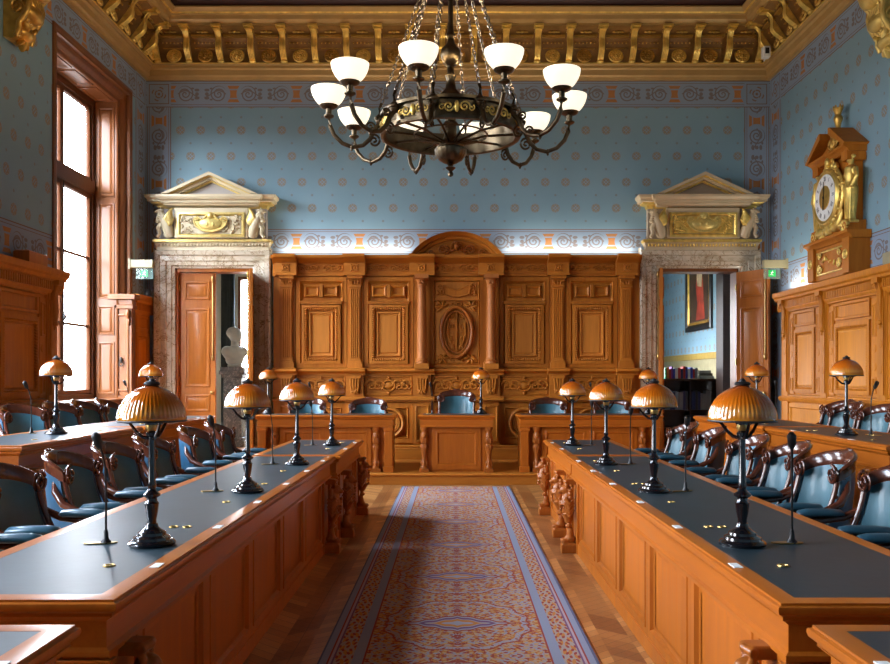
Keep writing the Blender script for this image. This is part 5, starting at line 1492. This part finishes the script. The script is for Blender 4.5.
exit_sign(Matrix(((1, 0, 0, XR - .001), (0, 0, -1, 13.35), (0, 1, 0, 3.02), (0, 0, 0, 1))), -1, (XR, 13.35, 3.05), 'exit sign on the right wall beside the right door')
t = thing('alarm_sounder', 'small black dome on top of the left wall panelling by the door', 'alarm', (-4.86, 13.80, 2.74))
B(Matrix.Translation((-4.82, 13.72, 2.742))).lathe([(.06, 0), (.06, .03), (.055, .07), (.035, .11), (0, .12)], 18).build('dome', blackm, t, smooth=50)
b = B(Matrix.Translation((-4.82, 13.72, 2.742))); b.lathe([(.068, 0), (.068, .012), (0, .012)], 18); b.build('base', iron, t)
t = thing('security_camera', 'small white security camera in the right corner of the gilded cornice', 'camera', (4.92, 13.62, 6.49))
b = B(); b.box(4.77, 4.88, 13.40, 13.52, 6.40, 6.57); b.build('housing', white, t, bevel=.01)
b = B(); b.box(4.795, 4.855, 13.394, 13.402, 6.45, 6.54); b.build('lens_window', blackm, t)
b = B(); b.tube([(4.85, 13.50, 6.49), (4.93, 13.82, 6.49)], .015, 6); b.build('bracket', white, t)

for (x0, x1, yy, lab) in ((XL + .06, XL + .24, 9.93, 'small wooden uplight box on the left panelling ledge near the window'), (XR - .20, XR - .04, 9.75, 'small buff uplight box on the right panelling ledge beside the clock')):
    t = thing('uplight_box', lab, 'light', ((x0 + x1) / 2, yy, 2.741))
    b = B(); b.rings(x0, x1, yy - .22, yy + .22, [(.01, 2.741), (0, 2.76), (0, 2.87), (.02, 2.885), (.03, 2.885), (.03, 2.80)], cap0=True, cap1=True); b.build('housing', doorw if x0 < 0 else greyplas, t)
    b = B(); b.box(x0 + .04, x1 - .04, yy - .18, yy + .18, 2.805, 2.85); b.build('lens', white, t)
# ================================================================== SIDE ROOMS BEHIND THE DOORS
wp_room = wallpaper('wallpaper_side_room', 'y', None, None, [])
pale = simple('pale_wall_paint', (.62, .60, .50), .6, 0, 0, .04)
def rooms():
    # left room
    x0, x1, y0, y1, h = -5.45, -2.4, YB + .3, 18.6, 4.4
    tag(B().box(x0, x1, y0, y1, 0, DZ).build('floor_left_room', oakx, smooth=0), kind='structure')
    tag(B().box(x0, x1, y0, y1, h, h + .1).build('ceiling_left_room', pale, smooth=0), kind='structure')
    b = B(); b.box(x0 - .1, x0, y0, y1, 0, h); b.box(x1, x1 + .1, y0, y1, 0, h); wa, wb, wz0, wz1 = -4.62, -3.5, 1.25, 3.62
    b.box(x0, wa, y1, y1 + .2, 0, h); b.box(wb, x1, y1, y1 + .2, 0, h); b.box(wa, wb, y1, y1 + .2, 0, wz0); b.box(wa, wb, y1, y1 + .2, wz1, h)
    tag(b.build('wall_left_room', pale, smooth=0), kind='structure')
    W = struct('window_4', 'bright window seen through the left doorway', ((wa + wb) / 2, y1, wz0))
    B(WB(0, y1 + .05)).rings(wa, wb, wz0, wz1, [(0, -.04), (0, .05), (.06, .05), (.07, -.04)]).build('window_frame', winw, W)
    B(WB(0, y1 + .05)).box(wa + .05, wb - .05, wz0 + .05, wz1 - .05, -.003, .003).build('pane', glassm, W, smooth=0)
    # curtain
    b = B(); pts = [(-4.95 + .29 * i / 40, y1 - .10 + .03 * sin(i * 1.1)) for i in range(41)]; pts2 = [(x, y - .012) for x, y in pts[::-1]]
    b.prism(pts + pts2, DZ + .02, 3.8); c = b.build('curtain', simple('grey_green_curtain', (.06, .075, .075), .8), None, smooth=60); tag(c, 'dark curtain beside the bright window beyond the left doorway', 'curtain')
    # pedestal and bust
    px, py = -4.16, 16.5
    t = thing('marble_pedestal', 'grey marble pedestal under the bust beyond the left door', 'pedestal', (px, py, DZ))
    b = B(Matrix.Translation((px, py, DZ))); b.box(-.24, .24, -.24, .24, 0, .12); b.box(-.21, .21, -.21, .21, .12, .18); b.build('foot', marbd, t, bevel=.008)
    b = B(Matrix.Translation((px, py, DZ))); b.box(-.17, .17, -.17, .17, .18, 1.30); b.build('shaft', marbd, t, bevel=.01)
    b = B(Matrix.Translation((px, py, DZ))); b.box(-.20, .20, -.20, .20, 1.30, 1.36); b.box(-.24, .24, -.24, .24, 1.36, 1.43); b.box(-.22, .22, -.22, .22, 1.43, 1.50); b.build('capital', marbd, t, bevel=.008)
    b = B(Matrix.Translation((px, py, DZ + 1.501)) @ Matrix.Rotation(.9, 4, 'Z') @ Matrix.Diagonal((1.12, 1.12, 1.08, 1)))
    b.lathe([(.12, 0), (.12, .04), (.07, .06), (.055, .10), (.08, .13)], 20)
    b.ell((0, 0, .24), (.23, .14, .14), 16, 10); b.ell((0, 0, .13), (.17, .12, .12), 14, 9); b.ell((-.15, .0, .27), (.10, .11, .10)); b.ell((.15, 0, .27), (.10, .11, .10)); b.ell((0, -.06, .22), (.13, .09, .12))
    b.tube([(0, 0, .30), (0, -.01, .46)], [.075, .062], 12); b.ell((0, -.02, .56), (.10, .12, .135), 16, 12); b.ell((0, .03, .60), (.12, .125, .11), 14, 10)
    b.ell((0, -.125, .545), (.015, .025, .03)); b.ell((0, .01, .60), (.095, .11, .10), 14, 10); b.ell((0, -.10, .47), (.045, .03, .03)); b.ell((.03, -.115, .575), (.02, .012, .01)); b.ell((-.03, -.115, .575), (.02, .012, .01))
    b.ell((.088, -.01, .55), (.015, .025, .035)); b.ell((-.088, -.01, .55), (.015, .025, .035)); b.ell((0, -.11, .505), (.03, .015, .008))
    o = b.build('marble_bust', plaster, None, smooth=60, remesh=.009); tag(o, 'pale sculpted head and shoulders bust on the grey pedestal', 'bust')
    # right room
    x0, x1, y0, y1, h = 2.3, 5.45, YB + .3, 24.0, 4.4
    tag(B().box(x0, x1, y0, y1, 0, DZ).build('floor_right_room', oakx, smooth=0), kind='structure')
    tag(B().box(x0, x1, y0, y1, h, h + .1).build('ceiling_right_room', pale, smooth=0), kind='structure')
    b = B(); b.box(x1, x1 + .1, y0, y1, 1.88, h); b.box(x0, x1, y1, y1 + .1, 0, h)
    b.box(x0 - .1, x0, y0, 16.6, 0, h); b.box(x0 - .1, x0, 20.2, y1, 0, h); b.box(x0 - .1, x0, 16.6, 20.2, 0, 1.2); b.box(x0 - .1, x0, 16.6, 20.2, 3.4, h)
    tag(b.build('wall_right_room', wp_room, smooth=0), kind='structure')
    T = struct('trim_3', 'olive dado rail and pale dado in the room beyond the right door', (x1, 19, 0))
    B().box(x1, x1 + .1, y0, y1, 0, 1.88).build('dado', greyplas, T, smooth=0)
    B().box(x1 - .03, x1, y0 + .02, y1 - .02, 1.86, 2.0).build('dado_rail', simple('olive_gold_paint', (.34, .23, .05), .5), T, bevel=.006)
    W = struct('window_5', None, (x0, 19, .9))  # unseen window, added to bring daylight onto the blue wall
    for k in range(2):
        a = 16.6 + k * 1.8; B(WL(x0 - .05)).rings(a, a + 1.8, 1.2, 3.4, [(0, -.04), (0, .04), (.07, .04), (.08, -.04)]).build('window_frame', winw, W)
    # inner door post with pale strip
    T = struct('door_3', 'dark edge of an inner door beyond the right doorway', (4.7, 15.4, DZ))
    B().box(4.70, 4.83, 15.2, 15.6, DZ, 3.4).build('door_edge', darkw, T); B().box(4.91, 5.0, 15.3, 15.6, DZ, 3.4).build('door_post', darkw, T)
    # painting
    t = thing('framed_painting', 'dark-framed portrait painting of a figure in red on the blue wall', 'painting', (x1, 19.3, 2.5))
    M = WR(x1 - .001, 19.3)
    B(M).rings(-1.0, 1.0, 2.50, 4.30, [(0, 0), (0, .05), (.03, .07), (.10, .06), (.14, .03), (.15, .0)]).build('frame', simple('black_frame_paint', (.012, .01, .009), .35), t, smooth=25)
    B(M).rings(-.86, .86, 2.64, 4.16, [(0, .0), (0, .04), (.04, .045), (.07, .015)]).build('gilt_slip', dimgold, t, smooth=25)
    B(M).box(-.80, .80, 2.70, 4.10, .005, .015).build('canvas', simple('dark_canvas', (.06, .035, .02), .5, 0, 0, .5, 3), t, smooth=0)
    b = B(M); b.prism([(-.25, 2.74), (.45, 2.74), (.38, 3.1), (.30, 3.6), (.12, 3.85), (-.12, 3.82), (-.25, 3.5), (-.12, 3.1)], .015, .018); b.build('red_robe', simple('red_oil_paint', (.38, .05, .025), .5, 0, 0, .4, 4), t, smooth=0)
    b = B(M); b.prism([(-.12, 3.5), (.22, 3.45), (.26, 3.75), (.1, 3.95), (-.1, 3.92), (-.16, 3.7)], .0185, .021); b.build('pale_collar', simple('cream_oil_paint', (.5, .42, .26), .5, 0, 0, .3, 5), t, smooth=0)
    # bookcase
    bx0, bx1, by0, by1, bz = 3.72, 4.98, 16.0, 16.38, 1.44
    t = thing('bookcase', 'dark low bookcase beyond the right door with books on top', 'bookcase', ((bx0 + bx1) / 2, 16.2, DZ))
    b = B(); b.box(bx0, bx1, by1 - .02, by1, DZ, bz - .04); b.build('back_panel', darkw, t, smooth=0)
    b = B(); b.box(bx0 - .03, bx1 + .03, by0 - .03, by1 + .01, bz - .04, bz); b.build('top', darkw, t, bevel=.006)
    for x in (bx0, (bx0 + bx1) / 2 - .015, bx1 - .03): B().box(x, x + .03, by0, by1 - .02, DZ, bz - .04).build('upright', darkw, t, smooth=0)
    for z in (DZ + .04, .52, .84): 
        for k in (0, 1):
            m = (bx0 + bx1) / 2
            a, c = ((bx0 + .03, m - .015), (m + .015, bx1 - .03))[k]; B().box(a, c, by0 + .01, by1 - .02, z, z + .025).build('shelf', darkw, t, smooth=0)
    rnd = random.Random(3)
    cols = {'green': (.08, .35, .12), 'orange': (.7, .25, .04), 'red': (.5, .03, .03), 'blue': (.03, .06, .42), 'white': (.7, .7, .7), 'navy': (.02, .03, .12), 'grey': (.2, .22, .24), 'dark': (.03, .03, .035), 'purple': (.2, .04, .3)}
    cm = {k: simple(k + '_cloth_cover', v, .5) for k, v in cols.items()}; paper = simple('page_paper', (.7, .66, .55), .8)
    def book(x, y, z, w, d, h, col, lab, g, flat=False):
        t = thing('book', lab, 'book', (x + w / 2, y + d / 2, z), 0, g)
        if not flat:
            b = B(); b.box(x, x + .003, y, y + d, z, z + h); b.box(x + w - .003, x + w, y, y + d, z, z + h); b.box(x, x + w, y - .002, y + .002, z, z + h); b.build('cover', cm[col], t, smooth=0)
            B().box(x + .0035, x + w - .0035, y + .003, y + d - .005, z + .004, z + h - .004).build('pages', paper, t, smooth=0)
        else:
            b = B(); b.box(x, x + w, y, y + d, z, z + .003); b.box(x, x + w, y, y + d, z + h - .003, z + h); b.box(x, x + w, y - .002, y + .001, z, z + h); b.build('cover', cm[col], t, smooth=0)
            B().box(x + .004, x + w - .004, y + .002, y + d - .005, z + .0035, z + h - .0035).build('pages', paper, t, smooth=0)
    x = 3.90; seq = ['green', 'orange', 'red', 'purple', 'blue', 'white', 'red', 'navy', 'red', 'blue', 'white', 'blue', 'red', 'grey']
    for i, c in enumerate(seq):
        w = rnd.uniform(.028, .05); h_ = rnd.uniform(.17, .23)
        nb = ['at the left end of the row', 'second from the left'][i] if i < 2 else ('between the %s and %s books' % (seq[i - 1], seq[i + 1]) if i < len(seq) - 1 else 'at the right end of the row')
        book(x, 16.08, bz + .001, w, .16, h_, c, '%s book on top of the bookcase, %s' % (c, nb), 'books standing on the bookcase'); x += w + .003
    for k, c in enumerate(('grey', 'dark', 'grey')):
        book(x + .03, 16.06, bz + .001 + .05 * k, .27 - .03 * k, .2, .048, c, '%s volume lying flat, %s of the pile on the bookcase' % (c, ('bottom', 'middle', 'top')[k]), 'flat pile on the bookcase', True)
    for k, (a, n) in enumerate(((3.76, 9), (4.40, 7))):
        x = a + .12 * (k == 0)
        for i in range(n):
            w = rnd.uniform(.035, .055); c = rnd.choice(['dark', 'navy', 'grey', 'grey', 'dark'])
            book(x, 16.06, .866, w, .2, rnd.uniform(.28, .36), c, '%s binder on the upper bookcase shelf, %s compartment' % (c, 'left' if k == 0 else 'right'), '%s binders in the %s bookcase compartment' % (c, 'left' if k == 0 else 'right')); x += w + .004
rooms()

# ================================================================== LIGHT
w = bpy.data.worlds.new('daylight'); SC.world = w; w.use_nodes = True
bg = w.node_tree.nodes['Background']; nt = w.node_tree
tc = nt.nodes.new('ShaderNodeTexCoord'); sx = nt.nodes.new('ShaderNodeSeparateXYZ'); nt.links.new(tc.outputs['Generated'], sx.inputs[0])
r1 = nt.nodes.new('ShaderNodeValToRGB'); e = r1.color_ramp.elements
for i, (p, c) in enumerate([(0, (.05, .05, .05)), (.495, (.05, .05, .05)), (.50, (.45, .46, .48)), (.62, (.60, .63, .68)), (.74, (.66, .79, .98)), (1, (.66, .80, 1.0))]):
    el = e[i] if i < 2 else e.new(p); el.position = p; el.color = (*c, 1)
mr = nt.nodes.new('ShaderNodeMath'); mr.operation = 'MULTIPLY_ADD'; mr.inputs[1].default_value = .5; mr.inputs[2].default_value = .5
nt.links.new(sx.outputs[2], mr.inputs[0]); nt.links.new(mr.outputs[0], r1.inputs[0]); nt.links.new(r1.outputs[0], bg.inputs[0]); bg.inputs[1].default_value = 60.0
def portal(name, loc, rot, sx, sy):
    l = bpy.data.lights.new(name, 'AREA'); l.shape = 'RECTANGLE'; l.size = sx; l.size_y = sy; l.cycles.is_portal = True
    o = bpy.data.objects.new(name, l); COL.objects.link(o); o.location = loc; o.rotation_euler = rot
for i, (a, c) in enumerate(WIN): portal('window_portal_%d' % i, (XL - .60, (a + c) / 2, (WZ0 + WZ1) / 2), (0, -PI / 2, 0), WZ1 - WZ0, c - a)
for i, (a, c) in enumerate(FW): portal('front_portal_%d' % i, ((a + c) / 2, YF - .32, (WZ0 + WZ1) / 2), (-PI / 2 + PI, 0, 0), c - a, WZ1 - WZ0)
portal('left_room_portal', (-4.01, 18.85, 2.43), (-PI / 2, 0, 0), 1.0, 2.4)
portal('right_room_portal', (2.15, 18.4, 2.3), (0, -PI / 2, 0), 2.2, 3.6)
# real strip lights lying on the panelling cornices
def strip(name, loc, sx, sy, P, rot=(PI, 0, 0), col=(1, .92, .78)):
    l = bpy.data.lights.new(name, 'AREA'); l.shape = 'RECTANGLE'; l.size = sx; l.size_y = sy; l.energy = P; l.color = col
    o = bpy.data.objects.new(name, l); COL.objects.link(o); o.location = loc; o.rotation_euler = rot
strip('back_strip_left', (-1.75, YB - .10, 3.46), 2.1, .06, 13)
strip('back_strip_right', (1.85, YB - .10, 3.46), 2.1, .06, 13)
strip('right_wall_strip', (XR - .12, 12.55, 2.76), .06, 1.3, 14)
strip('right_wall_strip_near', (XR - .12, 8.9, 2.76), .06, 2.2, 20)
#strip('left_wall_strip', (XL + .12, 13.75, 2.76), .06, .4, .35)

cam = bpy.data.cameras.new('camera'); co = bpy.data.objects.new('camera', cam); COL.objects.link(co)
co.location = (0, 0, 1.45); co.rotation_euler = (PI / 2, 0, 0)
cam.sensor_width = 36; cam.lens = 870 / 890 * 36; cam.shift_x = -9 / 890; cam.shift_y = 46 / 890; cam.clip_start = .05
SC.camera = co
vs = SC.view_settings; vs.view_transform = 'Standard'; vs.look = 'None'; vs.gamma = 1; vs.exposure = 0; vs.use_curve_mapping = False
SC.cycles.max_bounces = 10; SC.cycles.diffuse_bounces = 5; SC.cycles.transparent_max_bounces = 8
